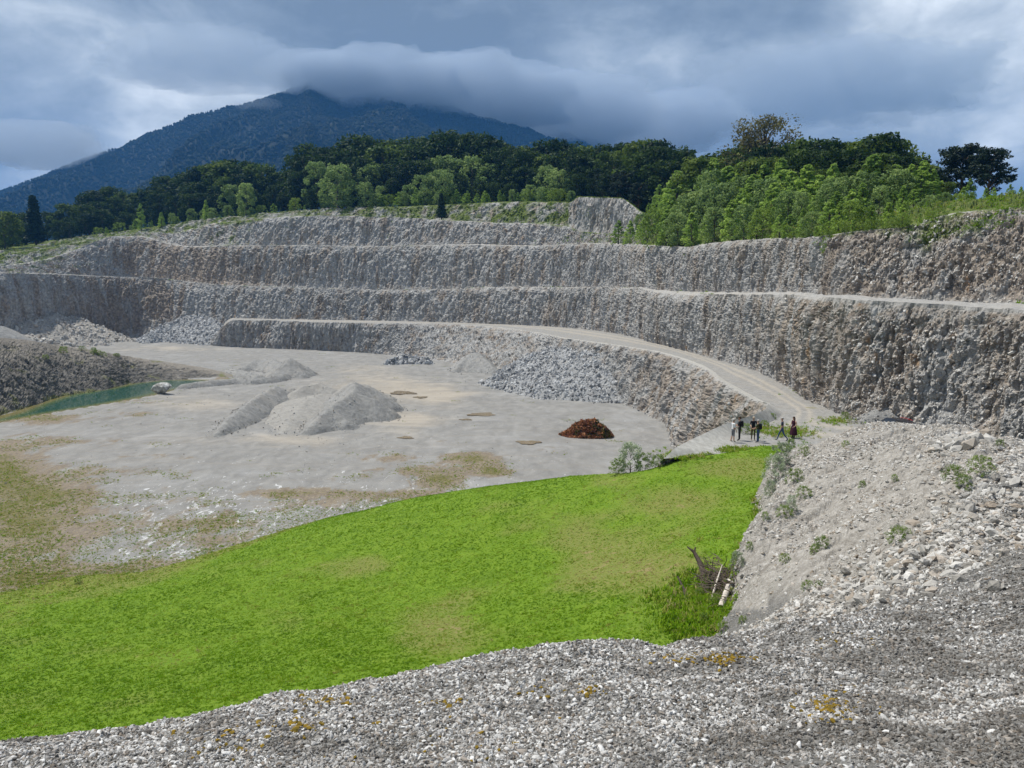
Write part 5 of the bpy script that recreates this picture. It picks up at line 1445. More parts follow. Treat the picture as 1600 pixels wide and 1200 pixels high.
tint = np.clip(smooth(-.06, .44, dkp + .34 * smooth(.05, .6, X / Y) * smooth(10, 6, Y) - .05) * 1.0 + r.normal(size=n) * .08, 0, 1)  # darker patches, more at near right: hollow shade and moss painted into the tint
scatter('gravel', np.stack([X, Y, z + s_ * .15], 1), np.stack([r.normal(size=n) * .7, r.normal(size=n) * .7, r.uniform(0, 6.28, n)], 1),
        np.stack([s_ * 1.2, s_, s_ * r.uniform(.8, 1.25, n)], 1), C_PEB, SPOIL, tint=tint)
# the largest pebbles, one by one
for k in range(300):
    px, py = r.uniform(0, 1600), r.uniform(1010, 1200)
    h_ = on_bank(px, py)
    if h_ is None or h_[1] > 6: continue
    b = bpy.data.objects.new('pebble', PEBBLES[k % 14]); COL.objects.link(b); b.parent = SPOIL
    q_ = .011 + .012 * r.random() ** 2
    b.location = (h_[0], h_[1], h_[2] + q_ * .2); b.rotation_euler = (r.normal() * .4, r.normal() * .4, r.uniform(0, 6.28)); b.scale = (q_ * 1.2, q_, q_)
# stones on the tan slope
n = 210000
ta = r.uniform(.2, .80, n); Y = 9 + 40 * r.random(n) ** .8; X = ta * Y
z = spoil_at(X, Y); zm = meadow_f(np.stack([X, Y], 1) / 10.)
ok = (z > zm - .1)
X, Y, z = X[ok], Y[ok], z[ok]
u_ = X * .60 + Y * .80
band = fbm(np.stack([u_ * .8, (X * .8 - Y * .6) * .12, X * 0], 1), 3, 98)
keep = r.random(len(X)) < np.clip(.45 + band * 1.5, .05, 1)
X, Y, z = X[keep], Y[keep], z[keep]; n = len(X)
s_ = .028 + .10 * r.random(n) ** 5
scatter('loose_stones', np.stack([X, Y, z], 1), rrot(n, .8), np.stack([s_ * 1.2, s_, s_ * .8], 1), C_TAN, SPOIL)
hx_, hy_ = [], []
cnt = 0
for k in range(330):
    if k < 150:                                   # along the white rib
        px = r.uniform(1310, 1600); py = np.interp(px, lx, ly) + r.normal() * 26 - 6
        q_ = .07 + .15 * r.random() ** 2.2
    elif k < 185:                                 # the white rock cluster near the crest
        px = r.normal() * 30 + 1500; py = 697 + (px - 1500) * -.22 + r.normal() * 7
        q_ = .16 + .34 * r.random() ** 2
    else:
        px = r.uniform(1150, 1600); py = r.uniform(690, 960)
        q_ = .07 + .16 * r.random() ** 3
    h_ = on_bank(px, py)
    if h_ is None or h_[1] < 7 or h_[2] < meadow_f([[h_[0] / 10., h_[1] / 10.]])[0] + .1: continue
    q_ *= min(1.0, .35 + h_[1] / 30)
    b = bpy.data.objects.new('rock', STONES_T[k % 8]); COL.objects.link(b); b.parent = SPOIL
    b.location = (h_[0], h_[1], h_[2] + q_ * .1); b.rotation_euler = r.uniform(-.7, .7, 3) + np.array([0, 0, r.uniform(0, 6)]); b.scale = (q_ * 1.25, q_, q_ * .85)
# moss cushions among the gravel
MM = Mat('ochre_moss'); MM.color(MM.ramp(MM.noise(30., detail=3), ((.35, (.10, .075, .012)), (.65, (.26, .165, .02))))).rough(.95)
C_MOSS = proto_collection('moss_variants', [stone_mesh('moss_shape', 800 + i, MM.m, .5, .3, 1) for i in range(4)])
pts, ss = [], []
for x, y, sx_, sy_, c in ((505, 1095, 22, 6, 60), (455, 1135, 22, 9, 45), (1090, 1028, 40, 7, 90), (1130, 1032, 25, 6, 60), (1300, 1108, 30, 14, 110), (700, 1100, 16, 4, 26), (330, 1160, 50, 14, 30), (160, 1105, 50, 16, 22), (920, 1085, 14, 4, 30), (1310, 1000, 40, 6, 30), (620, 1150, 120, 24, 30), (860, 1080, 40, 8, 24)):
    for _ in range(c):
        h_ = on_bank(x + r.normal() * sx_, y + r.normal() * sy_)
        if h_: pts.append((h_[0], h_[1], h_[2] + .006)); ss.append(.006 + .016 * r.random() ** 2)
pts, ss = np.array(pts), np.array(ss)
scatter('moss', pts, rrot(len(pts), .4), np.stack([ss, ss, ss * .8], 1), C_MOSS, None, 'ochre and dark moss cushions among the foreground gravel', 'moss')

# ------------------------------------------------------------------ plants on the bank and at its foot
def bank_plant(kind, px, py, h, label, wide=1.0):
    a = on_bank(px, py); b = on_meadow(px, py)
    p_ = a if (a and (not b or a[1] < b[1] + .5)) else b
    if p_ is None: return
    plant(kind, 'silvery_bush' if kind == 'silver' else 'bush', (p_[0], p_[1], p_[2] - .05), h * .72, label, 'bush', 'bushes on the gravel bank', wide=wide * .9)
for a in (('silver', 1212, 752, 2.0, 'tallest silvery bush where the meadow meets the gravel bank'), ('silver', 1222, 728, 1.9, 'silvery bush right behind the tallest one at the bank foot'), ('shrub', 1236, 700, 1.0, 'green bush on the bank crest near the woman in the dress'),
          ('shrub', 1257, 712, .8, 'small bush on the upper bank right of the silvery bushes'), ('silver', 1203, 775, 1.2, 'low silvery bush below the tallest silvery bush'), ('shrub', 1240, 757, 1.1, 'green bush behind the silvery bushes'), ('shrub', 1256, 778, .8, 'round green bush halfway up the left bank edge'),
          ('silver', 1236, 800, 1.0, 'greyish bush on the lower bank edge'), ('shrub', 1226, 808, .8, 'green bush touching the greyish bush on the bank edge'), ('shrub', 1196, 812, .5, 'smallest bush at the meadow edge'), ('shrub', 1321, 698, .5, 'tiny bush on the bank crest beside the platform'),
          ('shrub', 1347, 763, .5, 'small lone bush in the middle of the tan slope'), ('shrub', 1398, 752, .4, 'smallest lone bush on the upper tan slope'), ('shrub', 1490, 752, .8, 'yellow green bush above the white rock rib'), ('shrub', 1506, 764, .6, 'low bush at the lower end of the white rock rib bushes'), ('shrub', 1532, 742, .8, 'yellow green bush nearest the right edge above the white rib'),
          ('shrub', 1563, 697, .45, 'bright tuft like bush right of the white rock cluster'), ('shrub', 1405, 848, .60, 'bright bush beside the white rib, low on the slope'), ('shrub', 1284, 858, .7, 'wide bush next to pale stones on the lower slope'), ('shrub', 1272, 866, .5, 'small bush in front of the wide one on the lower slope'),
          ('shrub', 1226, 878, .5, 'green bush above the wood debris on the lower slope'), ('shrub', 1262, 922, .45, 'green tuft low on the tan slope'), ('shrub', 1279, 918, .3, 'tiny tuft beside the low green tuft'), ('shrub', 1171, 860, .5, 'small dark bush at the meadow edge above the debris'),
          ('silver', 1152, 890, 1.1, 'silvery bush just above the dead wood'), ('shrub', 1118, 950, .8, 'leafy bush among the dead wood'), ('shrub', 1095, 935, .7, 'weedy bush left of the dead wood'), ('shrub', 1100, 975, .6, 'pale weed bush in front of the dead wood'), ('shrub', 1130, 985, .5, 'low weed bush on the near bank edge'),
          ('shrub', 1160, 975, .4, 'small weed bush where bank and near gravel meet'), ('shrub', 1120, 905, .6, 'thin bush behind the dark branch'), ('shrub', 122, 912, .8, 'lone dark bush at the lower meadow edge on the left')):
    bank_plant(*a)
def plat(px, py, z=LOW):
    p_ = Pz(px, py, z); return p_
for px, py, h, k, lab in ((985, 732, 2.1, 'silver', 'tall greyish bush beside the end of the gravel berm'), (966, 736, 1.2, 'shrub', 'bright bush left of the tall greyish one'), (1008, 728, 1.2, 'shrub', 'low yellowish bush right of the tall greyish one'), (1030, 724, .9, 'shrub', 'small bush at the very end of the gravel berm')):
    m_ = on_meadow(px, py + 4) or Pz(px, py, -13)
    plant(k, 'bush', (m_[0], m_[1], m_[2] - .1), h, lab, 'bush', None)
for px, py, h, lab in ((1165, 678, .9, 'bright weed bush on the platform behind the backpack wearer'), (1195, 667, .6, 'small weed on the inner side of the berm'), (1206, 655, .6, 'pale weed high on the inner side of the berm'), (1320, 655, .7, 'weed bush beside the haul road at the wall foot')):
    p_ = plat(px, py); plant('shrub', 'weed_bush', (p_[0], p_[1], LOW - .05), h, lab, 'bush', None)
for k, (i_, px) in enumerate(((50, 100), (54, 152), (56, 148), (52, 160), (58, 128), (40, 70), (57, 185), (58, 181))):
    c = int(np.clip((px + 330) / 1.6, 0, len(bpx) - 1)); p_ = BANK[i_, c]
    plant('shrub', 'weed_bush', (p_[0], p_[1], p_[2] - .1), 1.5 - .1 * k, 'yellow green weed bush on the dark bank, %s in size' % ordinal(k + 1), 'bush', 'weeds on the dark rock bank', wide=1.2)

# weeds on the gravel platform and at the meadow's upper edge
n = 2600; u_ = r.random(n); v_ = r.random(n)
pts = []
for px0, py0, rx, ry, c in ((1230, 676, 40, 7, 500), (1130, 703, 60, 4, 500), (1070, 712, 30, 5, 300), (1310, 658, 30, 5, 220), (1270, 612, 30, 10, 120), (1180, 668, 30, 6, 200)):
    for _ in range(c):
        p_ = Pz(px0 + r.normal() * rx * .6, py0 + r.normal() * ry * .6, LOW); pts.append((p_[0], p_[1], LOW + .02))
pts = np.array(pts); n = len(pts); h = .08 + .2 * r.random(n) ** 2
scatter('weeds', pts, np.stack([r.normal(size=n) * .15, r.normal(size=n) * .15, r.uniform(0, 6.28, n)], 1), h, C_TUFT, None, 'thin yellowish weeds on the gravel platform around the people', 'weeds', np.clip(.62 + r.normal(size=n) * .18, 0, 1))
# stones rolled off the bank and weeds along its foot
n = 90000
X = r.uniform(5, 24, n); Y = r.uniform(24, 52, n)
dz_ = spoil_at(X, Y) - meadow_z(np.stack([X, Y], 1))
m1 = np.abs(dz_) < .22 + .12 * r.normal(size=n)
X1, Y1, z1 = X[m1][:5200], Y[m1][:5200], np.maximum(spoil_at(X, Y), meadow_z(np.stack([X, Y], 1)))[m1][:5200]; n = len(X1)
hw = .10 + .22 * r.random(n) ** 2
half = r.random(n) < .6
scatter('weeds', np.stack([X1, Y1, z1], 1)[half], np.stack([r.normal(size=n) * .2, r.normal(size=n) * .2, r.uniform(0, 6.28, n)], 1)[half], hw[half], C_TUFT, None, 'rough weeds along the foot of the gravel bank', 'weeds', np.clip(.55 + r.normal(size=n) * .2, 0, 1)[half])
s1 = .03 + .12 * r.random(n) ** 4
scatter('loose_stones', np.stack([X1, Y1, z1 + .01], 1)[~half], rrot(n)[~half], s1[~half], C_TAN, SPOIL)
# rough grass where meadow and bank meet, round the dead wood
pts = []
for _ in range(2600):
    px = r.normal() * 28 + 1105; py = r.normal() * 26 + 950
    p_ = None
    a_ = on_meadow(px, py)
    if a_ is not None and spoil_at(a_[0], a_[1])[0] < a_[2] + .1: pts.append(a_)
pts = np.array(pts); n = len(pts); h = .12 + .28 * r.random(n) ** 2
scatter('weeds', pts, np.stack([r.normal(size=n) * .2, r.normal(size=n) * .2, r.uniform(0, 6.28, n)], 1), h, C_TUFT, None, 'tall rough weeds round the dead wood at the meadow corner', 'weeds', np.clip(.5 + r.normal(size=n) * .2, 0, 1))

# ------------------------------------------------------------------ dead wood
M_WOODD = plain('dark_dead_wood', (.055, .042, .034), .9, .4, 14)
M_WOODP = plain('pale_barkless_wood', (.52, .47, .41), .8, .25, 9)
M_WOODE = plain('charred_log_end', (.035, .028, .024), .9, .3, 14)
def stick(name, pts, rads, mat, label, category='branch', end=None, parent=None, sides=8):
    o0 = np.array(pts[0])
    V, F = tube([np.array(p_) - o0 for p_ in pts], rads, sides)
    me = mesh_np(name, V, F, (mat,) + ((end,) if end else ()), True, None, None)
    if end:
        half = len(F) - sides // 2 * 2
        me.polygons.foreach_set('material_index', np.array([0] * half + [1] * (sides // 2) + [0] * (len(F) - half - sides // 2), np.int32))
    o = link(name, me, parent, label, category, loc=tuple(o0))
    return o
def md(px, py, up=0.):
    a = on_meadow(px, py); s = on_bank(px, py)
    p_ = a if (s is None or (a and a[1] < s[1])) else s
    return np.array(p_) + np.array([0, 0, up])
b0 = md(1126, 956, .16); b1 = md(1138, 929, .30)
stick('log', [b0, (b0 * .6 + b1 * .4) + np.array([0, 0, .02]), b1], [.12, .11, .10], M_WOODP, 'pale barkless log with dark end lying on the bank foot', 'log', M_WOODE, sides=14)
b0 = md(1102, 906, .05); b1 = md(1090, 893) + np.array([-.1, .3, .75]); b2 = b1 + np.array([-.30, .1, .22])
o = stick('branch', [b0, (b0 + b1) / 2 + np.array([.03, 0, .06]), b1, b2], [.13, .11, .075, .02], M_WOODD, 'dark broken branch sticking out of the dead wood')
V, F = tube([np.array(b1) - b0, np.array(b1) - b0 + np.array([.05, .02, .22])], [.05, .03], 6)
link('twig', mesh_np('twig', V, F, (M_WOODD,), True), o)
b0 = md(1072, 950, -.05); b1 = md(1061, 915) + np.array([-.05, .1, .35])
stick('branch', [b0, b0 * .5 + b1 * .5 + np.array([.10, 0, .12]), b1], [.06, .05, .03], M_WOODD, 'thin dark stick leaning in the grass left of the dead wood')
b0 = md(1110, 946, .1); b1 = md(1121, 911, .45)
stick('branch', [b0, (b0 + b1) / 2 + np.array([.05, 0, .08]), b1 + np.array([.25, .3, .2])], [.04, .045, .015], M_WOODP, 'long pale branch lying across the dead wood')
b0 = md(1132, 914, .2); b1 = md(1144, 921, .25)
stick('branch', [b0, (b0 + b1) / 2 + np.array([0, 0, .06]), b1], [.03, .045, .05], M_WOODP, 'short pale branch on top of the dead wood')
tw = []
for k in range(240):
    c = md(1122 + r.normal() * 13, 918 + r.normal() * 15); d_ = r.normal(size=3); d_[2] = abs(d_[2]) * .35; d_ /= np.linalg.norm(d_); L_ = r.uniform(.3, 1.1)
    s0_ = c + np.array([0, 0, .05 + .3 * r.random()])
    tw.append(tube([s0_, s0_ + d_ * L_ * .5 + r.normal(size=3) * .04, s0_ + d_ * L_], [.022, .016, .006], 4))
V, F = tri_grow(tw); c = V.mean(0)
link('brushwood', mesh_np('brushwood', V - c, F, (plain('grey_brown_twig', (.11, .088, .068), .9, .45, 5),), True), None, 'tangle of thin dead twigs at the corner of the meadow', 'brushwood', loc=tuple(c))
V, F = ICO1
b0 = md(1102, 945, .05)
link('stone', STONES_T[3], None, 'grey stone half buried beside the dead wood', 'stone', loc=tuple(b0)).scale = (.28, .22, .2)

# brush pile of browned conifer branches on the quarry floor
bp = np.array(Pz(918, 680, FLOOR)); bp[2] = floor_z(bp[0], bp[1])
e = link('brush_pile', None, None, 'rust brown pile of cut conifer branches on the quarry floor', 'brush pile', loc=tuple(bp))
MR = leaf_mat('rust_brown_needle', (.07, .026, .014), (.25, .095, .042), (.42, .20, .095), .2)
MR2 = leaf_mat('olive_needle', (.035, .035, .010), (.085, .075, .02), (.15, .13, .04), .2)
tw = []; cl1 = []; cl2 = []
for k in range(420):
    a_ = r.uniform(0, 6.28); q_ = math.sqrt(r.random()); x_, y_ = 3.3 * q_ * math.cos(a_), 2.0 * q_ * math.sin(a_)
    x_ += -.5 * (x_ < 0); hmax = 2.5 * (1 - q_ ** 2.2) * (1 if x_ > -.8 else max(.3, 1 + (x_ + .8) * .28)); z_ = hmax * r.uniform(.5, 1.)
    c = np.array([x_, y_, z_ * .95 + .05]); d_ = r.normal(size=3); d_[2] *= .5; d_ /= np.linalg.norm(d_)
    tw.append(tube([c - d_ * .5, c, c + d_ * .6 + np.array([0, 0, .1])], [.03, .022, .006], 4))
    (cl2 if (r.random() < .22 or (x_ > 1.0 and r.random() < .3)) else cl1).append((c, np.array([.42, .42, .28]), np.clip(.45 + r.normal() * .25, 0, 1)))
V, F = tri_grow(tw); link('branches', mesh_np('branches', V, F, (M_WOODD,), True), e)
V, F, S = leaves(cl1, 30, .12, r, 1.9, .1); V[:, 2] = np.maximum(V[:, 2], .02); link('brown_needles', mesh_np('brown_needles', V, F, (MR,), False, {'shade': ('POINT', S)}), e)
V, F, S = leaves(cl2, 30, .12, r, 1.9, .1); V[:, 2] = np.maximum(V[:, 2], .02); link('olive_needles', mesh_np('olive_needles', V, F, (MR2,), False, {'shade': ('POINT', S)}), e)

# ================================================================== people
SKIN = plain('skin', (.42, .25, .18), .6, .08)
CLOTH = {k: plain(k + '_cloth', c, .85, .12, 20) for k, c in dict(white=(.72, .72, .73), black=(.018, .018, .022), grey=(.14, .145, .16), olive=(.075, .075, .035), navy=(.022, .028, .050), jeans=(.040, .075, .16),
         khaki=(.080, .066, .035), maroon=(.040, .010, .022), dark=(.030, .028, .030), sand=(.42, .35, .27), hairb=(.045, .025, .015), hairg=(.38, .36, .34), shoe=(.03, .03, .035), shoeb=(.20, .14, .09)).items()}
def skin_mesh(joints, edges, radii):
    me = bpy.data.meshes.new('skel'); names_ = list(joints)
    me.from_pydata([joints[k] for k in names_], [(names_.index(a), names_.index(b)) for a, b in edges], [])
    ob = bpy.data.objects.new('skel', me); COL.objects.link(ob)
    md_ = ob.modifiers.new('skin', 'SKIN'); sv = me.skin_vertices[0].data
    for i, k in enumerate(names_):
        rr = radii[k]; sv[i].radius = rr if isinstance(rr, tuple) else (rr, rr); sv[i].use_root = (k == 'pelvis')
    md_.use_smooth_shade = True
    sb = ob.modifiers.new('sub', 'SUBSURF'); sb.levels = 1; sb.render_levels = 1
    bpy.context.view_layer.update()
    ev = ob.evaluated_get(bpy.context.evaluated_depsgraph_get()); out_ = bpy.data.meshes.new_from_object(ev)
    bpy.data.objects.remove(ob); bpy.data.meshes.remove(me)
    return out_
def person(loc, yaw, h, label, shirt, legs, shoe, hair, sleeve=.55, shorts=False, stride=0., armL=(.05, 0., 0.), armR=(.05, 0., 0.), backpack=False, cap=None, dress=False, headturn=0., lean=0., group='group of visitors'):
    """armL/armR = (outward swing, forward swing of upper arm, elbow bend)"""
    k = h / 1.75
    J = dict(pelvis=(0, 0, .95), waist=(0, .0, 1.10), chest=(0, .01 + lean, 1.30), neck=(0, .01 + lean, 1.47), headb=(0, .025 + lean, 1.54), head=(0, .035 + lean, 1.63), crown=(0, .03 + lean, 1.71))
    Rr = dict(pelvis=(.135, .105), waist=(.125, .10), chest=(.150, .105), neck=.055, headb=.065, head=(.078, .094), crown=.055)
    E = [('pelvis', 'waist'), ('waist', 'chest'), ('chest', 'neck'), ('neck', 'headb'), ('headb', 'head'), ('head', 'crown')]
    hands = []
    for s_, nm_, (ow, fw, el) in ((-1, 'L', armL), (1, 'R', armR)):
        sh = np.array([s_ * .185, lean, 1.41]); ua = np.array([s_ * math.sin(ow), math.sin(fw), -math.cos(fw) * math.cos(ow)]); ua /= np.linalg.norm(ua)
        elb = sh + ua * .30
        f2 = fw + el; fa = np.array([s_ * math.sin(ow) * (1 - 1.6 * min(1, el)), math.sin(f2), -math.cos(f2)]); fa /= np.linalg.norm(fa)
        wr = elb + fa * .25; hd = wr + fa * .08
        for q_, v_, rr in (('sh', sh, .062), ('el', elb, .043), ('wr', wr, .030), ('hd', hd, .036)): J[q_ + nm_] = tuple(v_); Rr[q_ + nm_] = rr
        E += [('chest', 'sh' + nm_), ('sh' + nm_, 'el' + nm_), ('el' + nm_, 'wr' + nm_), ('wr' + nm_, 'hd' + nm_)]
        hands.append((hd, fa, s_))
        st = stride * s_
        hip = (s_ * .095, 0, .90); kn = (s_ * .10, .22 * st + .05 * abs(stride), .49 + .01 * abs(st)); an = (s_ * .105, .42 * st - (.10 if st < 0 else 0), .085 + (.06 if st < -.2 else 0)); to = (s_ * .12, an[1] + .15, .035 + (.0 if st >= -.2 else .0))
        for q_, v_, rr in (('hip', hip, .092), ('kn', kn, .058), ('an', an, .042), ('to', to, .038)): J[q_ + nm_] = v_; Rr[q_ + nm_] = rr
        E += [('pelvis', 'hip' + nm_), ('hip' + nm_, 'kn' + nm_), ('kn' + nm_, 'an' + nm_), ('an' + nm_, 'to' + nm_)]
    me = skin_mesh(J, E, Rr)
    mats = [SKIN, CLOTH[shirt], CLOTH[legs], CLOTH[shoe]]
    me.materials.clear()
    for m_ in mats: me.materials.append(m_)
    nf = len(me.polygons); cen = np.empty(nf * 3); me.polygons.foreach_get('center', cen); cen = cen.reshape(-1, 3)
    best = np.full(nf, 9.); mi = np.zeros(nf, np.int32)
    for a, b in E:
        A, B = np.array(J[a]), np.array(J[b]); e_ = B - A; t_ = np.clip(((cen - A) @ e_) / (e_ @ e_), 0, 1)
        d_ = np.linalg.norm(cen - A - t_[:, None] * e_, axis=1)
        base_ = a[:2]
        if a in ('waist', 'chest') and b in ('chest', 'neck'): c_ = np.where(t_ < .8 if b == 'neck' else t_ < 9, 1, 0)
        elif a == 'pelvis' and b == 'waist': c_ = np.where(t_ > .15, 1, 2)
        elif a == 'chest': c_ = np.full(nf, 1)
        elif base_ == 'sh': c_ = np.where(t_ < sleeve * 1.6, 1, 0) if sleeve > 0 else np.zeros(nf, int)
        elif base_ == 'el': c_ = np.where(np.full(nf, sleeve > .9), 1, 0)
        elif a == 'pelvis': c_ = np.full(nf, 2)
        elif base_ == 'hi': c_ = np.full(nf, 2)
        elif base_ == 'kn': c_ = np.where(t_ < .1, 2, np.where(t_ > .93, 3, 0)) if shorts else np.where(t_ > .95, 3, 2)
        elif base_ == 'an': c_ = np.full(nf, 3)
        else: c_ = np.zeros(nf, int)
        m_ = d_ < best; best = np.where(m_, d_, best); mi = np.where(m_, c_, mi)
    me.polygons.foreach_set('material_index', mi.astype(np.int32))
    me.update()
    o = link('person', me, None, label, 'person', group, loc=loc); o.rotation_euler = (0, 0, yaw); o.scale = (k, k, k)
    # fingers, nose and ears
    tb = []
    for hd, fa, s_ in hands:
        side = np.cross(fa, np.array([s_, 0, 0])); side /= np.linalg.norm(side) + 1e-9
        for f_, L_ in zip((-.027, -.009, .009, .026), (.062, .075, .07, .055)):
            p0 = hd + side * f_ + fa * .015; tb.append(tube([p0, p0 + fa * L_ * .6, p0 + fa * L_ + np.array([-s_ * .02, 0, 0])], [.009, .008, .006], 5))
        tb.append(tube([hd - side * -.03 - fa * .03, hd + side * .05 + fa * .01, hd + side * .055 + fa * .035], [.010, .009, .007], 5))
    V, F = tri_grow(tb); link('hand', mesh_np('hand', V, F, (SKIN,), True), o)
    hc = np.array(J['head'])
    tb = [tube([hc + np.array([0, .085, .02]), hc + np.array([0, .118, -.02]), hc + np.array([0, .09, -.035])], [.010, .016, .008], 5)]
    for s_ in (-1, 1): tb.append(tube([hc + np.array([s_ * .075, -.01, .02]), hc + np.array([s_ * .092, -.02, .0]), hc + np.array([s_ * .076, -.005, -.035])], [.012, .016, .010], 5))
    V, F = tri_grow(tb); link('face', mesh_np('face', V, F, (SKIN,), True), o)
    V, F = ICO2; V = V.copy()
    if cap:
        V = V * np.array([.100, .116, .098]); V = V + hc + np.array([0, -.008, .040]); V[:, 2] = np.maximum(V[:, 2], hc[2] + .03)
        hat = link('cap', mesh_np('cap', V, F, (CLOTH[cap],), True), o)
        a_ = np.linspace(0, math.pi, 9); bv_ = [(math.cos(t_) * .085, .085 + math.sin(t_) * .085, .035) for t_ in a_]
        Vb = np.array(bv_ + [(x_, y_, z_ - .012) for x_, y_, z_ in bv_]) + hc
        Fb = [(i, i + 1, 10 + i, 9 + i) for i in range(8)] + [(0, i, i + 1, i + 1) for i in range(1, 8)]
        Fb = [(i, i + 1, 10 + i, 9 + i) for i in range(8)] + [(8 - i, 7 - i, i + 1, i) for i in range(0, 4)]
        link('brim', mesh_np('brim', Vb, np.array(Fb), (CLOTH[cap],)), hat)
    else:
        V = V * np.array([.094, .108, .10]); V = V + hc + np.array([0, -.022, .030])
        low = V[:, 2] < hc[2] - .01; V[low & (V[:, 1] > hc[1] - .03), 2] = hc[2] + .03
        V[(V[:, 1] > hc[1] + .055), 2] = np.maximum(V[(V[:, 1] > hc[1] + .055), 2], hc[2] + .065)
        link('hair', mesh_np('hair', V, F, (CLOTH[hair],), True), o)
    if backpack:
        import bmesh
        bm = bmesh.new(); bmesh.ops.create_cube(bm, size=1)
        for v_ in bm.verts:
            v_.co = Vector((v_.co.x * .29 * (.86 if v_.co.z > 0 else 1), v_.co.y * .17 * (.7 if v_.co.z > 0 else 1), v_.co.z * .44))
        bmesh.ops.bevel(bm, geom=bm.edges[:], offset=.05, segments=3, affect='EDGES')
        bm_me = bpy.data.meshes.new('backpack'); bm.to_mesh(bm_me); bm.free(); bm_me.materials.append(CLOTH['black'])
        bp_ = link('backpack', bm_me, o, loc=(0, -.185 + lean, 1.24))
        tb = []
        for s_ in (-1, 1): tb.append(tube([(s_ * .10, .06, .20), (s_ * .12, .20, .16), (s_ * .125, .32, .02), (s_ * .12, .28, -.12), (s_ * .11, .08, -.18)], [.018] * 5, 5))
        V, F = tri_grow(tb); link('strap', mesh_np('strap', V, F, (CLOTH['black'],), True), bp_)
    if dress:
        n_ = 24; prof = [(1.44, .10, .085), (1.38, .165, .11), (1.25, .175, .125), (1.08, .145, .115), (.95, .21, .17), (.70, .27, .22), (.45, .31, .26), (.30, .32, .27)]
        V = np.array([(rx * math.cos(t_) * (1 + .05 * math.sin(t_ * 7) * (z_ < 1)), ry_ * math.sin(t_) * (1 + .05 * math.sin(t_ * 7) * (z_ < 1)) + .01, z_) for z_, rx, ry_ in prof for t_ in np.linspace(0, 2 * math.pi, n_, endpoint=False)])
        F = np.array([(i * n_ + j, i * n_ + (j + 1) % n_, (i + 1) * n_ + (j + 1) % n_, (i + 1) * n_ + j) for i in range(len(prof) - 1) for j in range(n_)])
        link('dress', mesh_np('dress', V, F, (CLOTH['maroon'],), True), o)
        V, F = ICO2; V = V * np.array([.10, .075, .20]) + hc + np.array([0, -.07, -.10]); link('hair', mesh_np('hair', V, F, (CLOTH[hair],), True), o)
    return o
def feet(px, py):
    p_ = Pz(px, py, LOW); z = max(LOW, float(meadow_z([[p_[0], p_[1]]])[0]) if False else LOW)
    d = bpy.context.evaluated_depsgraph_get()
    hit, loc_, *_ = scene.ray_cast(d, Vector((p_[0], p_[1], LOW + 6)), Vector((0, 0, -1)))
    return (p_[0], p_[1], loc_.z if hit and abs(loc_.z - LOW) < 1.5 else z)
bpy.context.view_layer.update()
person(feet(1145, 691.5), R(-75), 1.74, 'person in white shirt and grey shorts, turned to the others', 'white', 'grey', 'shoe', 'hairg', .6, True, armR=(.08, .1, .3), armL=(.08, .2, 1.1), stride=.05)
person(feet(1155, 688.5), R(60), 1.82, 'person in dark clothes with black backpack beside the white shirt', 'dark', 'dark', 'shoe', 'hairb', .6, armL=(.08, .2, 1.3), armR=(.08, .2, 1.3), backpack=True)
person(feet(1176.5, 688), R(170), 1.80, 'person in black shirt, khaki trousers and pale cap', 'black', 'khaki', 'shoeb', 'hairb', .55, armL=(.12, .35, 1.0), armR=(.12, .35, 1.0), cap='sand')
person(feet(1184, 691.5), R(50), 1.72, 'person in olive shirt and jeans with backpack', 'olive', 'jeans', 'shoe', 'hairg', .55, armL=(.08, .35, .9), armR=(.08, .3, .8), backpack=True)
person(feet(1221.5, 688), R(75), 1.78, 'person in dark polo and jeans walking alone', 'navy', 'jeans', 'shoe', 'hairg', .5, stride=.75, armL=(.06, .15, .2), armR=(.06, -.15, .2))
person(feet(1239.5, 684.5), R(110), 1.68, 'person in a dark maroon dress half hidden by the bank', 'maroon', 'maroon', 'shoe', 'hairb', 0, armL=(.45, -.1, 1.0), armR=(.45, -.1, 1.0), dress=True)

# ================================================================== car behind the bank, only its roof shows
cp = feet(1395, 683)
car = link('parked_car', None, None, 'dark car hidden behind the gravel bank but for its roof', 'car', loc=cp)
car.rotation_euler = (0, 0, R(8))
MC = Mat('dark_car_paint'); MC.color((.018, .02, .025)).rough(.25); MC.b.inputs['Specular IOR Level'].default_value = .6
MGl = Mat('car_window'); MGl.color((.02, .025, .03)).rough(.06); MGl.b.inputs['Specular IOR Level'].default_value = .7
MRd = Mat('tail_light_red'); MRd.color((.45, .02, .02)).rough(.3)
MTy = plain('tyre_rubber', (.02, .02, .02), .9, .1)
side = [(-2.05, .35), (-2.10, .75), (-1.98, 1.02), (-1.75, 1.38), (-1.0, 1.52), (.1, 1.50), (.75, 1.02), (1.75, .86), (2.02, .62), (2.05, .32)]
wd = [.80, .84, .84, .66, .60, .60, .80, .80, .76, .78]
V, F = [], []
for sgn in (-1, 1):
    for (y_, z_), w__ in zip(side, wd): V.append((sgn * w__, y_, z_))
nS = len(side)
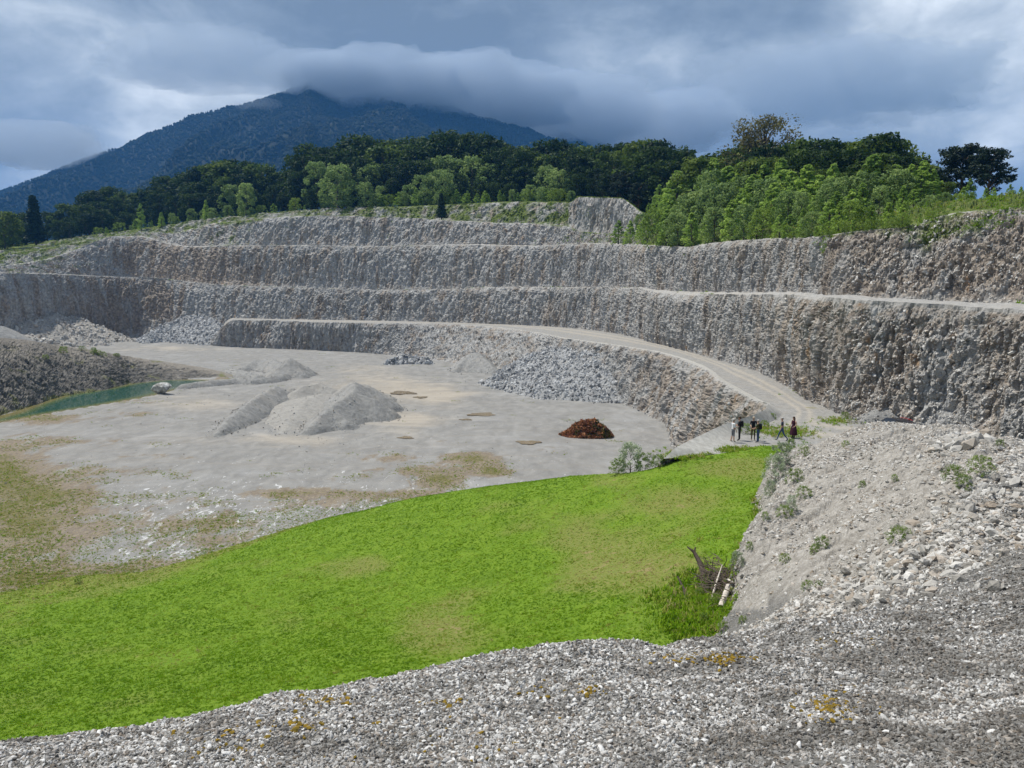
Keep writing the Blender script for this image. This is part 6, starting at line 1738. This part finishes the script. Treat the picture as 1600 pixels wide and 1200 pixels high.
for i in range(nS - 1): F.append((i, i + 1, nS + i + 1, nS + i))
F.append((nS - 1, 0, nS, 2 * nS - 1))
for b_ in (0, nS):
    for i in range(1, 4): F.append((b_ + i - 1, b_ + i, b_ + nS - 1 - i, b_ + nS - i))
    F.append((b_ + 3, b_ + 4, b_ + 5, b_ + 6))
body = link('body', mesh_np('body', np.array(V), np.array(F), (MC.m,)), car)
body.modifiers.new('bevel', 'BEVEL').width = .04
for sgn in (-1, 1):
    V = np.array([(sgn * .835, -1.85, 1.04), (sgn * .825, .55, 1.04), (sgn * .615, .05, 1.44), (sgn * .665, -1.6, 1.38)]) + np.array([sgn * .012, 0, 0])
    link('window', mesh_np('window', V, np.array([(0, 1, 2, 3)]), (MGl.m,)), car)
    V = np.array([(sgn * .83, -2.08, .78), (sgn * .62, -2.115, .78), (sgn * .62, -2.05, .98), (sgn * .83, -2.0, .98)])
    link('tail_light', mesh_np('tail_light', V, np.array([(0, 1, 2, 3)]), (MRd.m,)), car)
    V = np.array([(sgn * .55, -1.78, 1.565), (sgn * .60, .0, 1.555)])
    Vt, Ft = tube([(sgn * .54, -1.5, 1.55), (sgn * .55, -.7, 1.58), (sgn * .54, .05, 1.55)], [.02] * 3, 6); link('roof_rail', mesh_np('roof_rail', Vt, Ft, (MRd.m if sgn > 0 else MC.m,), True), car)
    for y_ in (-1.3, 1.3):
        Vt, Ft = tube([(sgn * .66, y_, .32), (sgn * .86, y_, .32)], [.32, .32], 18); w_o = link('wheel', mesh_np('wheel', Vt, Ft, (MTy,)), car)
        Vt, Ft = tube([(sgn * .84, y_, .32), (sgn * .875, y_, .32)], [.2, .19], 14); link('rim', mesh_np('rim', Vt, Ft, (plain('rim_metal', (.4, .4, .42), .35, .05),)), w_o)
V = np.array([(-.64, -1.83, 1.36), (.64, -1.83, 1.36), (.80, -2.02, 1.06), (-.80, -2.02, 1.06)]); link('rear_window', mesh_np('rear_window', V, np.array([(0, 1, 2, 3)]), (MGl.m,)), car)
